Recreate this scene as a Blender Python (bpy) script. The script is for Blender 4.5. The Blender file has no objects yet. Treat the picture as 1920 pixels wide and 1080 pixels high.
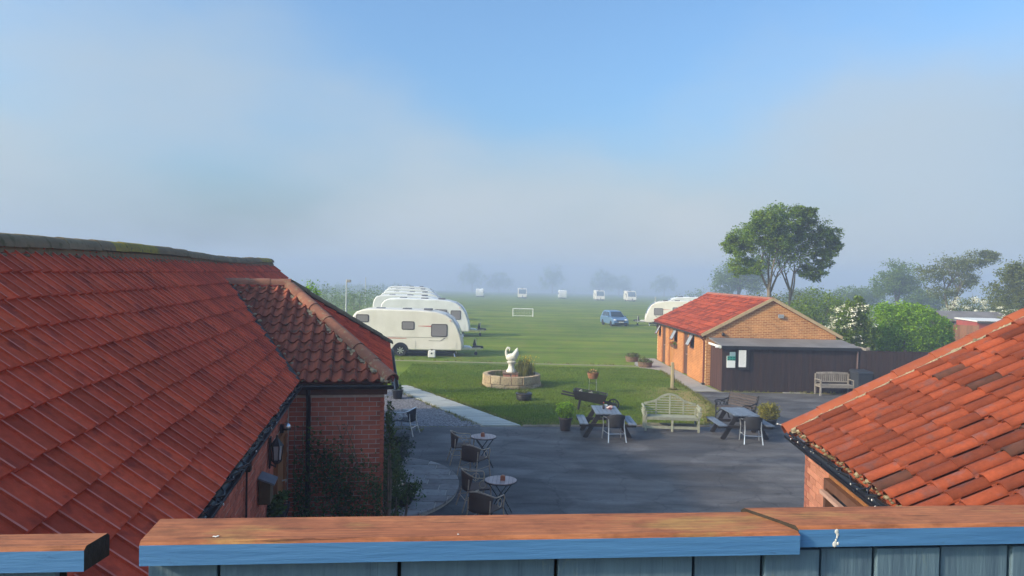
import bpy, bmesh, math, random
import numpy as np
from mathutils import Vector, Matrix

R = math.radians
rng = np.random.default_rng(7)
random.seed(7)
scene = bpy.context.scene
COL = scene.collection

# ------------------------------------------------------------------ camera
HAZE = 0.0031
EYE = 4.7
FOCAL = 1387.0                      # in pixels of the 1920 px wide photograph
cam_data = bpy.data.cameras.new("camera")
cam_data.sensor_width = 36.0
cam_data.lens = FOCAL / 1920 * 36.0
cam_data.clip_start = 0.05
cam_data.clip_end = 4000
cam = bpy.data.objects.new("camera", cam_data)
COL.objects.link(cam)
CAMROT = Matrix.Rotation(R(90 - 1.07), 3, 'X') @ Matrix.Rotation(R(1.2), 3, 'Z')
cam.matrix_world = Matrix.Translation((0, 0, EYE)) @ CAMROT.to_4x4()
scene.camera = cam

# ------------------------------------------------------------------ sky, sun, exposure
SUN_EL, SUN_A = 26.0, 24.0          # elevation; degrees behind the left hand side
to_sun = Vector((-math.cos(R(SUN_A)) * math.cos(R(SUN_EL)), -math.sin(R(SUN_A)) * math.cos(R(SUN_EL)), math.sin(R(SUN_EL))))
world = bpy.data.worlds.new("World")
scene.world = world
world.use_nodes = True
wn, wl = world.node_tree.nodes, world.node_tree.links
wn.clear()
w_out = wn.new('ShaderNodeOutputWorld')
w_bg = wn.new('ShaderNodeBackground')
w_sky = wn.new('ShaderNodeTexSky')
w_sky.sky_type = 'NISHITA'
w_sky.sun_disc = False
w_sky.sun_elevation = R(SUN_EL)
w_sky.sun_rotation = math.atan2(to_sun.x, to_sun.y)
w_sky.altitude = 50
w_sky.air_density = 1.0
w_sky.dust_density = 5.0
w_sky.ozone_density = 3.0
w_bg.inputs['Strength'].default_value = 0.12
# thin high mist veiling the lower sky all round, drifting in soft banks
w_tc = wn.new('ShaderNodeTexCoord'); w_sep = wn.new('ShaderNodeSeparateXYZ')
wl.new(w_tc.outputs['Generated'], w_sep.inputs[0])
w_map = wn.new('ShaderNodeMapping'); w_map.inputs['Scale'].default_value = (1.0, 1.0, 2.2)
w_map.inputs['Location'].default_value = (-2.667, -.15, .891)
wl.new(w_tc.outputs['Generated'], w_map.inputs['Vector'])
w_noise = wn.new('ShaderNodeTexNoise'); w_noise.inputs['Scale'].default_value = 1.9; w_noise.inputs['Detail'].default_value = 4
wl.new(w_map.outputs[0], w_noise.inputs['Vector'])
w_add = wn.new('ShaderNodeMath'); w_add.operation = 'MULTIPLY_ADD'; w_add.inputs[1].default_value = -.72
wl.new(w_noise.outputs['Fac'], w_add.inputs[0]); wl.new(w_sep.outputs['Z'], w_add.inputs[2])
w_mr = wn.new('ShaderNodeMapRange'); w_mr.interpolation_type = 'SMOOTHSTEP'
w_mr.inputs['From Min'].default_value = .02; w_mr.inputs['From Max'].default_value = -.30
w_mr.inputs['To Min'].default_value = 0.0; w_mr.inputs['To Max'].default_value = .92
wl.new(w_add.outputs[0], w_mr.inputs['Value'])
w_hue = wn.new('ShaderNodeMix'); w_hue.data_type = 'RGBA'; w_hue.blend_type = 'MULTIPLY'; w_hue.inputs[0].default_value = 1.0
w_hue.inputs[7].default_value = (.90, 1.15, 1.26, 1)
wl.new(w_sky.outputs[0], w_hue.inputs[6])
w_mix = wn.new('ShaderNodeMix'); w_mix.data_type = 'RGBA'
w_n2 = wn.new('ShaderNodeTexNoise'); w_n2.inputs['Scale'].default_value = 1.1; w_n2.inputs['Detail'].default_value = 2
w_map2 = wn.new('ShaderNodeMapping'); w_map2.inputs['Location'].default_value = (1.7, .4, .2)
wl.new(w_tc.outputs['Generated'], w_map2.inputs['Vector']); wl.new(w_map2.outputs[0], w_n2.inputs['Vector'])
w_vr = wn.new('ShaderNodeValToRGB')
w_vr.color_ramp.elements[0].position = .40; w_vr.color_ramp.elements[0].color = (.64, .82, 1.0, 1)
w_vr.color_ramp.elements[1].position = .62; w_vr.color_ramp.elements[1].color = (.88, .96, 1.0, 1)
wl.new(w_n2.outputs['Fac'], w_vr.inputs[0])
w_vs = wn.new('ShaderNodeVectorMath'); w_vs.operation = 'SCALE'; w_vs.inputs['Scale'].default_value = 3.1
wl.new(w_vr.outputs[0], w_vs.inputs[0]); wl.new(w_vs.outputs[0], w_mix.inputs[7])
wl.new(w_mr.outputs[0], w_mix.inputs[0]); wl.new(w_hue.outputs[2], w_mix.inputs[6])
wl.new(w_mix.outputs[2], w_bg.inputs['Color'])
wl.new(w_bg.outputs[0], w_out.inputs['Surface'])

sun_data = bpy.data.lights.new("sun", 'SUN')
sun_data.energy = 2.4
sun_data.angle = R(3.0)
sun_data.color = (1.0, 0.80, 0.56)
sun = bpy.data.objects.new("sun", sun_data)
COL.objects.link(sun)
sun.rotation_euler = to_sun.to_track_quat('Z', 'Y').to_euler()

scene.view_settings.view_transform = 'Standard'
scene.view_settings.look = 'None'
scene.view_settings.exposure = 0.95
scene.view_settings.gamma = 1.0
scene.view_settings.use_curve_mapping = False
scene.cycles.max_bounces = 8
scene.cycles.volume_bounces = 3
scene.cycles.transparent_max_bounces = 12
scene.cycles.use_denoising = True
scene.cycles.caustics_reflective = False
scene.cycles.caustics_refractive = False

# ------------------------------------------------------------------ helpers
def ground_z(y):
    return 0.0 if y < 55 else (-0.0125 * (y - 55) if y < 130 else -0.9375 - 0.021 * (y - 130))

def ray(px, py):
    return CAMROT @ Vector(((px - 960) / FOCAL, -(py - 540) / FOCAL, -1.0))

def at(px, py, Y):
    d = ray(px, py)
    return Vector((0, 0, EYE)) + d * (Y / d.y)

def tag(o, label=None, cat=None, group=None, kind=None):
    if label: o['label'] = label
    if cat: o['category'] = cat
    if group: o['group'] = group
    if kind: o['kind'] = kind
    return o

def thing(name, loc, label, cat, group=None, rz=0.0):
    o = bpy.data.objects.new(name, None)
    o.empty_display_size = 0.2
    COL.objects.link(o)
    o.location = loc
    o.rotation_euler = (0, 0, rz)
    return tag(o, label, cat, group)

def copy_tree(o, parent=None):
    c = o.copy()
    COL.objects.link(c)
    c.parent = parent
    for ch in list(o.children):
        copy_tree(ch, c)
    return c

def link_mesh(name, me, parent=None, M=None):
    o = bpy.data.objects.new(name, me)
    COL.objects.link(o)
    if parent: o.parent = parent
    if M is not None: o.matrix_local = M
    return o

class MB:
    def __init__(s):
        s.v, s.f = [], []
    def add(s, verts, faces, M=None):
        b = len(s.v)
        if M is not None:
            verts = [tuple(M @ Vector(p)) for p in verts]
        s.v += [tuple(p) for p in verts]
        s.f += [tuple(i + b for i in f) for f in faces]
        return s
    def box(s, x0, x1, y0, y1, z0, z1, M=None):
        return s.add([(x0,y0,z0),(x1,y0,z0),(x1,y1,z0),(x0,y1,z0),(x0,y0,z1),(x1,y0,z1),(x1,y1,z1),(x0,y1,z1)],
                     [(0,3,2,1),(4,5,6,7),(0,1,5,4),(1,2,6,5),(2,3,7,6),(3,0,4,7)], M)
    def bar(s, p0, p1, w, h, up=(0,0,1)):
        p0, p1 = Vector(p0), Vector(p1)
        d = (p1 - p0).normalized()
        side = d.cross(Vector(up))
        side = side.normalized() if side.length > 1e-5 else Vector((1,0,0))
        u = side.cross(d).normalized()
        a, b = side * w / 2, u * h / 2
        vs = [p0-a-b, p0+a-b, p0+a+b, p0-a+b, p1-a-b, p1+a-b, p1+a+b, p1-a+b]
        return s.add(vs, [(0,1,2,3),(7,6,5,4),(0,4,5,1),(1,5,6,2),(2,6,7,3),(3,7,4,0)])
    def tube(s, pts, r, n=8, cap=True):
        pts = [Vector(p) for p in pts]
        k = len(pts)
        rs = r if isinstance(r, (list, tuple)) else [r] * k
        vs, fs, ref = [], [], None
        for i, p in enumerate(pts):
            d = (pts[min(i+1, k-1)] - pts[max(i-1, 0)]).normalized()
            if ref is None:
                ref = d.orthogonal().normalized()
            ref = (ref - d * ref.dot(d))
            ref = ref.normalized() if ref.length > 1e-6 else d.orthogonal().normalized()
            b = d.cross(ref)
            for j in range(n):
                a = 2 * math.pi * j / n
                vs.append(p + (ref * math.cos(a) + b * math.sin(a)) * rs[i])
        for i in range(k - 1):
            for j in range(n):
                j2 = (j + 1) % n
                fs.append((i*n+j, i*n+j2, (i+1)*n+j2, (i+1)*n+j))
        if cap:
            fs.append(tuple(range(n-1, -1, -1)))
            fs.append(tuple((k-1)*n + j for j in range(n)))
        return s.add(vs, fs)
    def lathe(s, prof, n=20, c=(0,0,0), M=None, cap=True):
        vs, fs, k = [], [], len(prof)
        for (r, z) in prof:
            for j in range(n):
                a = 2 * math.pi * j / n
                vs.append((c[0] + r*math.cos(a), c[1] + r*math.sin(a), c[2] + z))
        for i in range(k - 1):
            for j in range(n):
                j2 = (j + 1) % n
                fs.append((i*n+j, i*n+j2, (i+1)*n+j2, (i+1)*n+j))
        if cap:
            fs.append(tuple(range(n-1, -1, -1)))
            fs.append(tuple((k-1)*n + j for j in range(n)))
        return s.add(vs, fs, M)
    def prism(s, poly, a, b, axis='y', M=None):
        n = len(poly)
        def mk(p, t):
            if axis == 'y': return (p[0], t, p[1])
            if axis == 'x': return (t, p[0], p[1])
            return (p[0], p[1], t)
        vs = [mk(p, a) for p in poly] + [mk(p, b) for p in poly]
        fs = [tuple(range(n)), tuple(range(2*n-1, n-1, -1))]
        fs += [(i, i+n, (i+1) % n + n, (i+1) % n) for i in range(n)]
        return s.add(vs, fs, M)
    def ball(s, c, r, nu=12, nv=8, M=None):
        rx, ry, rz = r if isinstance(r, (list, tuple)) else (r, r, r)
        prof = [(math.sin(math.pi*i/nv), -math.cos(math.pi*i/nv)) for i in range(nv+1)]
        vs, fs = [], []
        for (q, z) in prof:
            q = max(q, 1e-3)
            for j in range(nu):
                a = 2*math.pi*j/nu
                vs.append((c[0]+rx*q*math.cos(a), c[1]+ry*q*math.sin(a), c[2]+rz*z))
        for i in range(nv):
            for j in range(nu):
                j2 = (j+1) % nu
                fs.append((i*nu+j, i*nu+j2, (i+1)*nu+j2, (i+1)*nu+j))
        return s.add(vs, fs, M)
    def mesh(s, name, m, smooth=False):
        me = bpy.data.meshes.new(name)
        me.from_pydata(s.v, [], s.f)
        bm = bmesh.new(); bm.from_mesh(me)
        bmesh.ops.recalc_face_normals(bm, faces=bm.faces)
        bm.to_mesh(me); bm.free()
        me.materials.append(m)
        if smooth:
            me.shade_smooth()
            me.set_sharp_from_angle(angle=R(42))
        return me
    def build(s, name, m, parent=None, smooth=False, bevel=0.0, M=None, seg=2):
        o = link_mesh(name, s.mesh(name, m, smooth), parent, M)
        if bevel:
            b = o.modifiers.new('bevel', 'BEVEL')
            b.width = bevel; b.segments = seg; b.limit_method = 'ANGLE'; b.angle_limit = R(35)
            b.harden_normals = False
        return o

def np_mesh(name, V, F, m, parent=None, smooth=False):
    V = np.asarray(V, np.float32); F = np.asarray(F, np.int32)
    me = bpy.data.meshes.new(name)
    k = F.shape[1]
    me.vertices.add(len(V)); me.vertices.foreach_set('co', V.ravel())
    me.loops.add(F.size); me.loops.foreach_set('vertex_index', F.ravel())
    me.polygons.add(len(F))
    me.polygons.foreach_set('loop_start', np.arange(0, F.size, k, dtype=np.int32))
    me.polygons.foreach_set('loop_total', np.full(len(F), k, np.int32))
    me.update(calc_edges=True); me.validate()
    me.materials.append(m)
    if smooth: me.shade_smooth()
    return link_mesh(name, me, parent)

# ------------------------------------------------------------------ materials
def nt(name):
    m = bpy.data.materials.new(name)
    m.use_nodes = True
    t = m.node_tree
    return m, t.nodes, t.links, t.nodes['Principled BSDF']

def rnd_value(n, l):
    oi = n.new('ShaderNodeObjectInfo'); g = n.new('ShaderNodeNewGeometry')
    a = n.new('ShaderNodeMath'); a.operation = 'ADD'
    l.new(oi.outputs['Random'], a.inputs[0]); l.new(g.outputs['Random Per Island'], a.inputs[1])
    f = n.new('ShaderNodeMath'); f.operation = 'FRACT'
    l.new(a.outputs[0], f.inputs[0])
    return f.outputs[0]

def noise(n, l, scale, detail=4, vec=None, rough=0.55, dist=0.0):
    t = n.new('ShaderNodeTexNoise')
    t.inputs['Scale'].default_value = scale; t.inputs['Detail'].default_value = detail
    t.inputs['Roughness'].default_value = rough; t.inputs['Distortion'].default_value = dist
    if vec is None:
        g = n.new('ShaderNodeNewGeometry'); vec = g.outputs['Position']
    l.new(vec, t.inputs['Vector'])
    return t.outputs['Fac']

def ramp(n, l, fac, stops):
    r = n.new('ShaderNodeValToRGB')
    e = r.color_ramp.elements
    while len(e) < len(stops): e.new(0.5)
    for i, (p, c) in enumerate(stops):
        e[i].position = p
        e[i].color = (*c, 1) if len(c) == 3 else c
    l.new(fac, r.inputs[0])
    return r.outputs[0]

def mixc(n, l, fac, a, b, mode='MIX'):
    x = n.new('ShaderNodeMix'); x.data_type = 'RGBA'; x.blend_type = mode
    for s, v in ((x.inputs[0], fac), (x.inputs[6], a), (x.inputs[7], b)):
        if isinstance(v, (int, float)): s.default_value = v
        elif isinstance(v, tuple): s.default_value = (*v, 1) if len(v) == 3 else v
        else: l.new(v, s)
    return x.outputs[2]

def stretch(n, l, sx, sy, sz, coord='Object'):
    tc = n.new('ShaderNodeTexCoord'); mp = n.new('ShaderNodeMapping')
    mp.inputs['Scale'].default_value = (sx, sy, sz)
    l.new(tc.outputs[coord], mp.inputs['Vector'])
    return mp.outputs[0]

def bump(n, l, bsdf, h, strength=0.3, dist=0.01):
    b = n.new('ShaderNodeBump')
    b.inputs['Strength'].default_value = strength; b.inputs['Distance'].default_value = dist
    l.new(h, b.inputs['Height']); l.new(b.outputs[0], bsdf.inputs['Normal'])

def M_(name, c1, c2=None, scale=6.0, rough=0.8, var=0.0, bmp=0.0, bscale=None, metal=0.0, spec=0.5, fine=0.0, vec=None, lo=.35, hi=.68, c3=None):
    """base colour drifting between c1 and c2 by noise, each piece a little lighter or darker (var)"""
    m, n, l, b = nt(name)
    v = stretch(n, l, *vec) if vec else None
    col = c1
    f = noise(n, l, scale, 5, v)
    if c2:
        col = ramp(n, l, f, [(lo, c1), (hi, c2)])
    if c3:
        f3 = noise(n, l, scale * 2.3 + 1.7, 6, v)
        f3 = ramp(n, l, f3, [(.56, (0,0,0)), (.66, (1,1,1))])
        col = mixc(n, l, f3, col, c3)
    if var:
        rv = rnd_value(n, l)
        rc = ramp(n, l, rv, [(0, (1-var,)*3), (1, (1+var,)*3)])
        col = mixc(n, l, 1.0, col, rc, 'MULTIPLY')
    if fine:
        ff = ramp(n, l, noise(n, l, scale * 14, 3, v), [(.3, (1-fine,)*3), (.7, (1+fine,)*3)])
        col = mixc(n, l, 1.0, col, ff, 'MULTIPLY')
    if isinstance(col, tuple): b.inputs['Base Color'].default_value = (*col, 1)
    else: l.new(col, b.inputs['Base Color'])
    b.inputs['Roughness'].default_value = rough
    b.inputs['Metallic'].default_value = metal
    b.inputs['Specular IOR Level'].default_value = spec
    if bmp:
        bump(n, l, b, noise(n, l, bscale or scale * 6, 5, v), bmp, 0.01)
    return m

def leaf_mat(name, c1, c2, scale=1.2, trans=0.35, c3=None):
    m, n, l, b = nt(name)
    out = n['Material Output']
    f = noise(n, l, scale, 3)
    col = ramp(n, l, f, [(.35, c1), (.65, c2)])
    if c3:
        rv0 = rnd_value(n, l)
        col = mixc(n, l, ramp(n, l, rv0, [(.72, (0,0,0)), (.78, (1,1,1))]), col, c3)
    g = n.new('ShaderNodeNewGeometry')
    rc = ramp(n, l, g.outputs['Random Per Island'], [(0, (.6,.6,.6)), (1, (1.4,1.4,1.3))])
    col = mixc(n, l, 1.0, col, rc, 'MULTIPLY')
    l.new(col, b.inputs['Base Color'])
    b.inputs['Roughness'].default_value = 0.6
    b.inputs['Specular IOR Level'].default_value = 0.25
    t = n.new('ShaderNodeBsdfTranslucent'); l.new(col, t.inputs['Color'])
    mx = n.new('ShaderNodeMixShader'); mx.inputs[0].default_value = trans
    l.new(b.outputs[0], mx.inputs[1]); l.new(t.outputs[0], mx.inputs[2])
    l.new(mx.outputs[0], out.inputs['Surface'])
    return m

def brick_mat(name, axis, c1, c2, mortar, bw=0.225, bh=0.075):
    m, n, l, b = nt(name)
    tc = n.new('ShaderNodeTexCoord'); sp = n.new('ShaderNodeSeparateXYZ'); cb = n.new('ShaderNodeCombineXYZ')
    l.new(tc.outputs['Object'], sp.inputs[0])
    l.new(sp.outputs[axis], cb.inputs[0]); l.new(sp.outputs['Z'], cb.inputs[1])
    t = n.new('ShaderNodeTexBrick')
    l.new(cb.outputs[0], t.inputs['Vector'])
    t.inputs['Scale'].default_value = 1.0
    t.inputs['Brick Width'].default_value = bw; t.inputs['Row Height'].default_value = bh
    t.inputs['Mortar Size'].default_value = 0.008; t.inputs['Mortar Smooth'].default_value = 0.2
    t.inputs['Bias'].default_value = 0.0
    t.inputs['Color1'].default_value = (*c1, 1); t.inputs['Color2'].default_value = (*c2, 1); t.inputs['Mortar'].default_value = (*mortar, 1)
    v = ramp(n, l, noise(n, l, 1.3, 5), [(.3, (.8,.78,.76)), (.7, (1.15,1.12,1.1))])
    col = mixc(n, l, 1.0, t.outputs['Color'], v, 'MULTIPLY')
    l.new(col, b.inputs['Base Color'])
    b.inputs['Roughness'].default_value = 0.9
    inv = n.new('ShaderNodeMath'); inv.operation = 'SUBTRACT'; inv.inputs[0].default_value = 1.0
    l.new(t.outputs['Fac'], inv.inputs[1])
    bump(n, l, b, inv.outputs[0], 0.6, 0.01)
    return m

def glass_mat(name, c, rough=0.05):
    return M_(name, c, None, rough=rough, spec=0.8)

# shared materials
m_tile = M_('red concrete tile', (.48,.064,.028), (.58,.086,.034), 1.1, .75, .20, .25, 60, fine=.14, spec=.12, c3=(.33,.048,.026), lo=.40, hi=.60)
m_pantile_old = M_('old clay pantile', (.20,.058,.034), (.29,.080,.044), 3.0, .85, .28, .35, 40, spec=.15, c3=(.11,.06,.038), fine=.15)
m_tile_edge = M_('paler concrete tile edge', (.62,.20,.15), (.54,.15,.105), 6, .8, .1, spec=.2)  # paler tone for the narrow raised ribs of the tiles
m_pantile = M_('clay pantile', (.17,.036,.015), (.27,.056,.021), 2.2, .8, .38, .3, 45, spec=.25, c3=(.17,.055,.04), fine=.12)
m_ridge_new = M_('clay ridge tile', (.27,.060,.019), (.33,.078,.024), 3, .7, .08, .15, 40, c3=(.27,.085,.06))
m_ridge_old = M_('weathered ridge tile', (.19,.080,.05), (.26,.10,.06), 5, .9, .2, .4, 40, c3=(.24,.17,.10))
m_ridge_moss = M_('mossy grey ridge tile', (.16,.115,.062), (.21,.155,.085), 3, .95, .15, .5, 30, c3=(.10,.085,.03))
m_lichen = M_('lichen ridge tile', (.34,.26,.025), (.22,.17,.04), 6, .95, .1, .5, 30, c3=(.12,.10,.05))
m_mortar = M_('roof mortar', (.36,.29,.18), (.22,.19,.13), 9, .95, .1, .6, 50, c3=(.10,.09,.06))
m_lead = M_('lead valley', (.055,.050,.045), (.035,.032,.03), 6, .8, 0, .2, 20)
m_black = M_('black plastic', (.012,.012,.014), None, 5, .38)
m_blackm = M_('black iron', (.015,.015,.016), (.03,.026,.024), 30, .5)
m_brick_red = M_('red brick', (.42,.11,.058), (.50,.14,.078), 8, .9, .22, .4, 60, fine=.12)
m_brick_pink = M_('pale red brick', (.42,.17,.105), (.50,.215,.135), 8, .9, .12, .4, 60, fine=.1)
m_brick_dark = M_('dark quoin brick', (.30,.10,.065), (.36,.13,.08), 8, .9, .12, .4, 60)
m_mort = M_('brick mortar', (.62,.56,.48), (.48,.42,.35), 12, .95, 0, .3, 60)
m_mort2 = M_('pinkish mortar', (.46,.25,.16), (.38,.19,.12), 12, .95, 0, .3, 60)
m_woodbrown = M_('brown stained wood', (.13,.055,.03), (.09,.038,.022), 8, .7, .12, .2, 30, vec=(1,1,.12))
m_doorwood = M_('varnished door wood', (.30,.13,.045), (.22,.09,.03), 6, .5, .1, .15, 30, vec=(3,3,.3))
m_greywood = M_('weathered grey wood', (.30,.265,.225), (.22,.19,.16), 7, .9, .18, .3, 40)
m_lichenwood = M_('lichen green teak', (.33,.33,.25), (.25,.265,.19), 7, .9, .14, .3, 40)
m_palewood = M_('pale post wood', (.45,.36,.20), (.36,.28,.16), 9, .85, .1, .3, 30, vec=(1,1,.2))
m_paintwood = M_('dark painted picnic wood', (.010,.009,.009), (.024,.018,.016), 7, .55, .2, .2, 40)
m_bluewood = M_('slate blue painted plank', (.11,.14,.185), (.16,.19,.235), 7, .45, .14, .2, 40)
m_alu = M_('brushed aluminium', (.78,.79,.80), None, 20, .28, metal=.9)
m_white = M_('white paint', (.78,.77,.74), (.68,.66,.61), 5, .5)
m_stone_w = M_('white cast stone', (.72,.69,.60), (.58,.55,.46), 9, .85, 0, .25, 40)
m_stone_y = M_('sandstone block', (.46,.34,.20), (.36,.26,.155), 6, .9, .2, .4, 40, c3=(.20,.16,.11))
m_conc = M_('pale concrete', (.36,.335,.30), (.28,.26,.235), 3, .9, .08, .3, 60)
m_soil = M_('dark soil', (.035,.025,.017), (.06,.045,.03), 20, .95, 0, .8, 60)
m_stem = M_('green stem', (.06,.09,.025), (.09,.11,.035), 12, .7, .2)
m_bark = M_('pale bark', (.22,.175,.12), (.13,.10,.07), 4, .95, 0, .8, 14, vec=(1,1,.25))
m_leaf_dark = leaf_mat('dark climber leaf', (.055,.105,.022), (.085,.14,.03), 3, .35)
m_leaf_mid = leaf_mat('mid green leaf', (.165,.26,.018), (.23,.32,.028), .8, .48)
m_leaf_deep = leaf_mat('deep green leaf', (.125,.20,.018), (.175,.25,.026), .5, .45)
m_leaf_lime = leaf_mat('bright privet leaf', (.19,.35,.012), (.26,.42,.020), 1.2, .45)
m_leaf_olive = leaf_mat('olive leaf', (.13,.16,.030), (.18,.20,.042), .8, .4)
m_leaf_yel = leaf_mat('yellow green leaf', (.20,.19,.030), (.28,.24,.035), 6, .3)
m_flower_w = M_('cream blossom', (.80,.77,.62), (.72,.70,.50), 4, .8, .08)
m_flower_y = leaf_mat('yellow flower', (.70,.50,.03), (.62,.45,.05), 4, .3)
m_bulb = M_('clear bulb glass', (.75,.75,.72), None, 5, .1, spec=.9)

# ------------------------------------------------------------------ ground
def grass_material():
    m, n, l, b = nt('mown grass')
    g = n.new('ShaderNodeNewGeometry'); sp = n.new('ShaderNodeSeparateXYZ')
    l.new(g.outputs['Position'], sp.inputs[0])
    base = ramp(n, l, noise(n, l, .22, 5), [(.32, (.095,.155,.009)), (.5, (.130,.195,.012)), (.7, (.185,.220,.018))])
    # mowing direction: faint long bands across the field
    mp = n.new('ShaderNodeMapping'); mp.inputs['Scale'].default_value = (.012, .11, 1)
    l.new(g.outputs['Position'], mp.inputs['Vector'])
    bands = noise(n, l, 4.0, 2, mp.outputs[0])
    base = mixc(n, l, 1.0, base, ramp(n, l, bands, [(.38, (.72,.78,.76)), (.62, (1.26,1.20,1.12))]), 'MULTIPLY')
    patch = ramp(n, l, noise(n, l, .9, 6, rough=.7), [(.48, (0,0,0)), (.66, (1,1,1))])
    half = n.new('ShaderNodeMath'); half.operation = 'MULTIPLY'; half.inputs[1].default_value = .6
    l.new(patch, half.inputs[0])
    base = mixc(n, l, half.outputs[0], base, (.20,.180,.035))
    # worn straw-coloured turf beside the concrete footpath
    def mr(o, a, b_, inter='SMOOTHSTEP'):
        r = n.new('ShaderNodeMapRange'); r.interpolation_type = inter
        r.inputs['From Min'].default_value = a; r.inputs['From Max'].default_value = b_
        l.new(o, r.inputs['Value']); return r.outputs[0]
    def mul(a, c):
        q = n.new('ShaderNodeMath'); q.operation = 'MULTIPLY'; l.new(a, q.inputs[0]); l.new(c, q.inputs[1]); return q.outputs[0]
    worn = mul(mul(mr(sp.outputs['X'], 4.3, 7.0), mr(sp.outputs['Y'], 33.5, 29.0)), mr(sp.outputs['Y'], 23.2, 25.2))
    nz = ramp(n, l, noise(n, l, 1.6, 6, rough=.7), [(.32, (0,0,0)), (.52, (1,1,1))])
    base = mixc(n, l, mul(worn, nz), base, (.32,.235,.085))
    # a straw rim along the courtyard kerb
    rim = mul(mr(sp.outputs['Y'], 24.6, 23.2), mr(sp.outputs['Y'], 22.0, 22.6))
    base = mixc(n, l, mul(rim, nz), base, (.28,.21,.08))
    fine = ramp(n, l, noise(n, l, 30, 3), [(.3, (.7,.7,.7)), (.7, (1.3,1.3,1.3))])
    base = mixc(n, l, 1.0, base, fine, 'MULTIPLY')
    l.new(base, b.inputs['Base Color'])
    b.inputs['Roughness'].default_value = .95
    b.inputs['Specular IOR Level'].default_value = .2
    bump(n, l, b, noise(n, l, 26, 6, rough=.7), .9, .05)
    return m
m_grass = grass_material()
xs = [-900, -300, -120, -60, -30, -15, 0, 15, 30, 60, 120, 300, 900]
ys = [-120, -40, 0, 20, 40, 55, 70, 90, 120, 160, 220, 300, 450, 900]
V = [(x, y, ground_z(y)) for y in ys for x in xs]
nx = len(xs)
Fq = [(j*nx+i, j*nx+i+1, (j+1)*nx+i+1, (j+1)*nx+i) for j in range(len(ys)-1) for i in range(nx-1)]
tag(MB().add(V, Fq).build('ground', m_grass), kind='structure')

def asphalt_material():
    m, n, l, b = nt('asphalt')
    mp = stretch(n, l, .5, 1.4, 1)
    c = ramp(n, l, noise(n, l, 1.0, 6, mp, .65), [(.30, (.045,.042,.042)), (.52, (.088,.083,.082)), (.72, (.15,.142,.138))])
    mp2 = stretch(n, l, .9, 4.0, 1)
    sc = ramp(n, l, noise(n, l, 1.7, 8, mp2, .75), [(.64, (0,0,0)), (.74, (1,1,1))])
    hh = n.new('ShaderNodeMath'); hh.operation = 'MULTIPLY'; hh.inputs[1].default_value = .65
    l.new(sc, hh.inputs[0])
    c = mixc(n, l, hh.outputs[0], c, (.21,.205,.20))
    sp_ = ramp(n, l, noise(n, l, 38, 2), [(.66, (0,0,0)), (.72, (.8,.8,.8))])
    c = mixc(n, l, sp_, c, (.19,.185,.18))
    pt = ramp(n, l, noise(n, l, .35, 2), [(.47, (.80,.80,.80)), (.50, (1.12,1.12,1.12))])
    c = mixc(n, l, 1.0, c, pt, 'MULTIPLY')
    vc = n.new('ShaderNodeTexVoronoi'); vc.feature = 'DISTANCE_TO_EDGE'; vc.inputs['Scale'].default_value = .55
    g_ = n.new('ShaderNodeNewGeometry'); ad = n.new('ShaderNodeVectorMath'); ad.operation = 'MULTIPLY_ADD'
    nzv = n.new('ShaderNodeTexNoise'); nzv.inputs['Scale'].default_value = 2.2; nzv.inputs['Detail'].default_value = 5
    l.new(g_.outputs['Position'], nzv.inputs['Vector']); l.new(nzv.outputs['Color'], ad.inputs[0]); ad.inputs[1].default_value = (.7,.7,0); l.new(g_.outputs['Position'], ad.inputs[2])
    l.new(ad.outputs[0], vc.inputs['Vector'])
    ck = ramp(n, l, vc.outputs['Distance'], [(.004, (.45,.45,.45)), (.014, (1,1,1))])
    c = mixc(n, l, .7, c, mixc(n, l, 1.0, c, ck, 'MULTIPLY'))
    fine = ramp(n, l, noise(n, l, 55, 3), [(.3, (.62,.62,.62)), (.7, (1.38,1.38,1.38))])
    c = mixc(n, l, 1.0, c, fine, 'MULTIPLY')
    l.new(c, b.inputs['Base Color'])
    rr = ramp(n, l, noise(n, l, .8, 5, mp), [(.35, (.55,)*3), (.65, (.9,)*3)])
    l.new(rr, b.inputs['Roughness'])
    b.inputs['Specular IOR Level'].default_value = .4
    bump(n, l, b, noise(n, l, 90, 4), .5, .01)
    return m
m_asph = asphalt_material()
def sheet(name, poly, z, m, kind='structure'):
    o = MB().add([(x, y, z) for x, y in poly], [tuple(range(len(poly)))]).build(name, m)
    return tag(o, kind=kind)
yard = [(-9,-3),(9,-3),(21,20),(21,30.5),(8.7,30.56),(7.57,30.42),(7.36,28.8),(7.5,27.6),(7.35,26.6),(6.55,24.2),(6.34,23.36),(.39,22.76),(-.81,22.63),(-4.9,22.2),(-9,21)]
sheet('courtyard', yard, .004, m_asph)
m_gravel = None
def gravel_material():
    m, n, l, b = nt('slate gravel')
    g = n.new('ShaderNodeNewGeometry')
    v = n.new('ShaderNodeTexVoronoi'); v.inputs['Scale'].default_value = 22
    l.new(g.outputs['Position'], v.inputs['Vector'])
    h = n.new('ShaderNodeSeparateColor'); l.new(v.outputs['Color'], h.inputs[0])
    c = ramp(n, l, h.outputs[0], [(0, (.07,.07,.08)), (.5, (.16,.16,.175)), (1, (.30,.29,.30))])
    l.new(c, b.inputs['Base Color']); b.inputs['Roughness'].default_value = .9
    bump(n, l, b, v.outputs['Distance'], 1.0, .03)
    return m
m_gravel = gravel_material()
sheet('gravel_bed', [(-4.9,22.25),(-.83,22.66),(-4.62,29.55),(-6.6,30.2),(-7.2,24)], .010, m_gravel)
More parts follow.
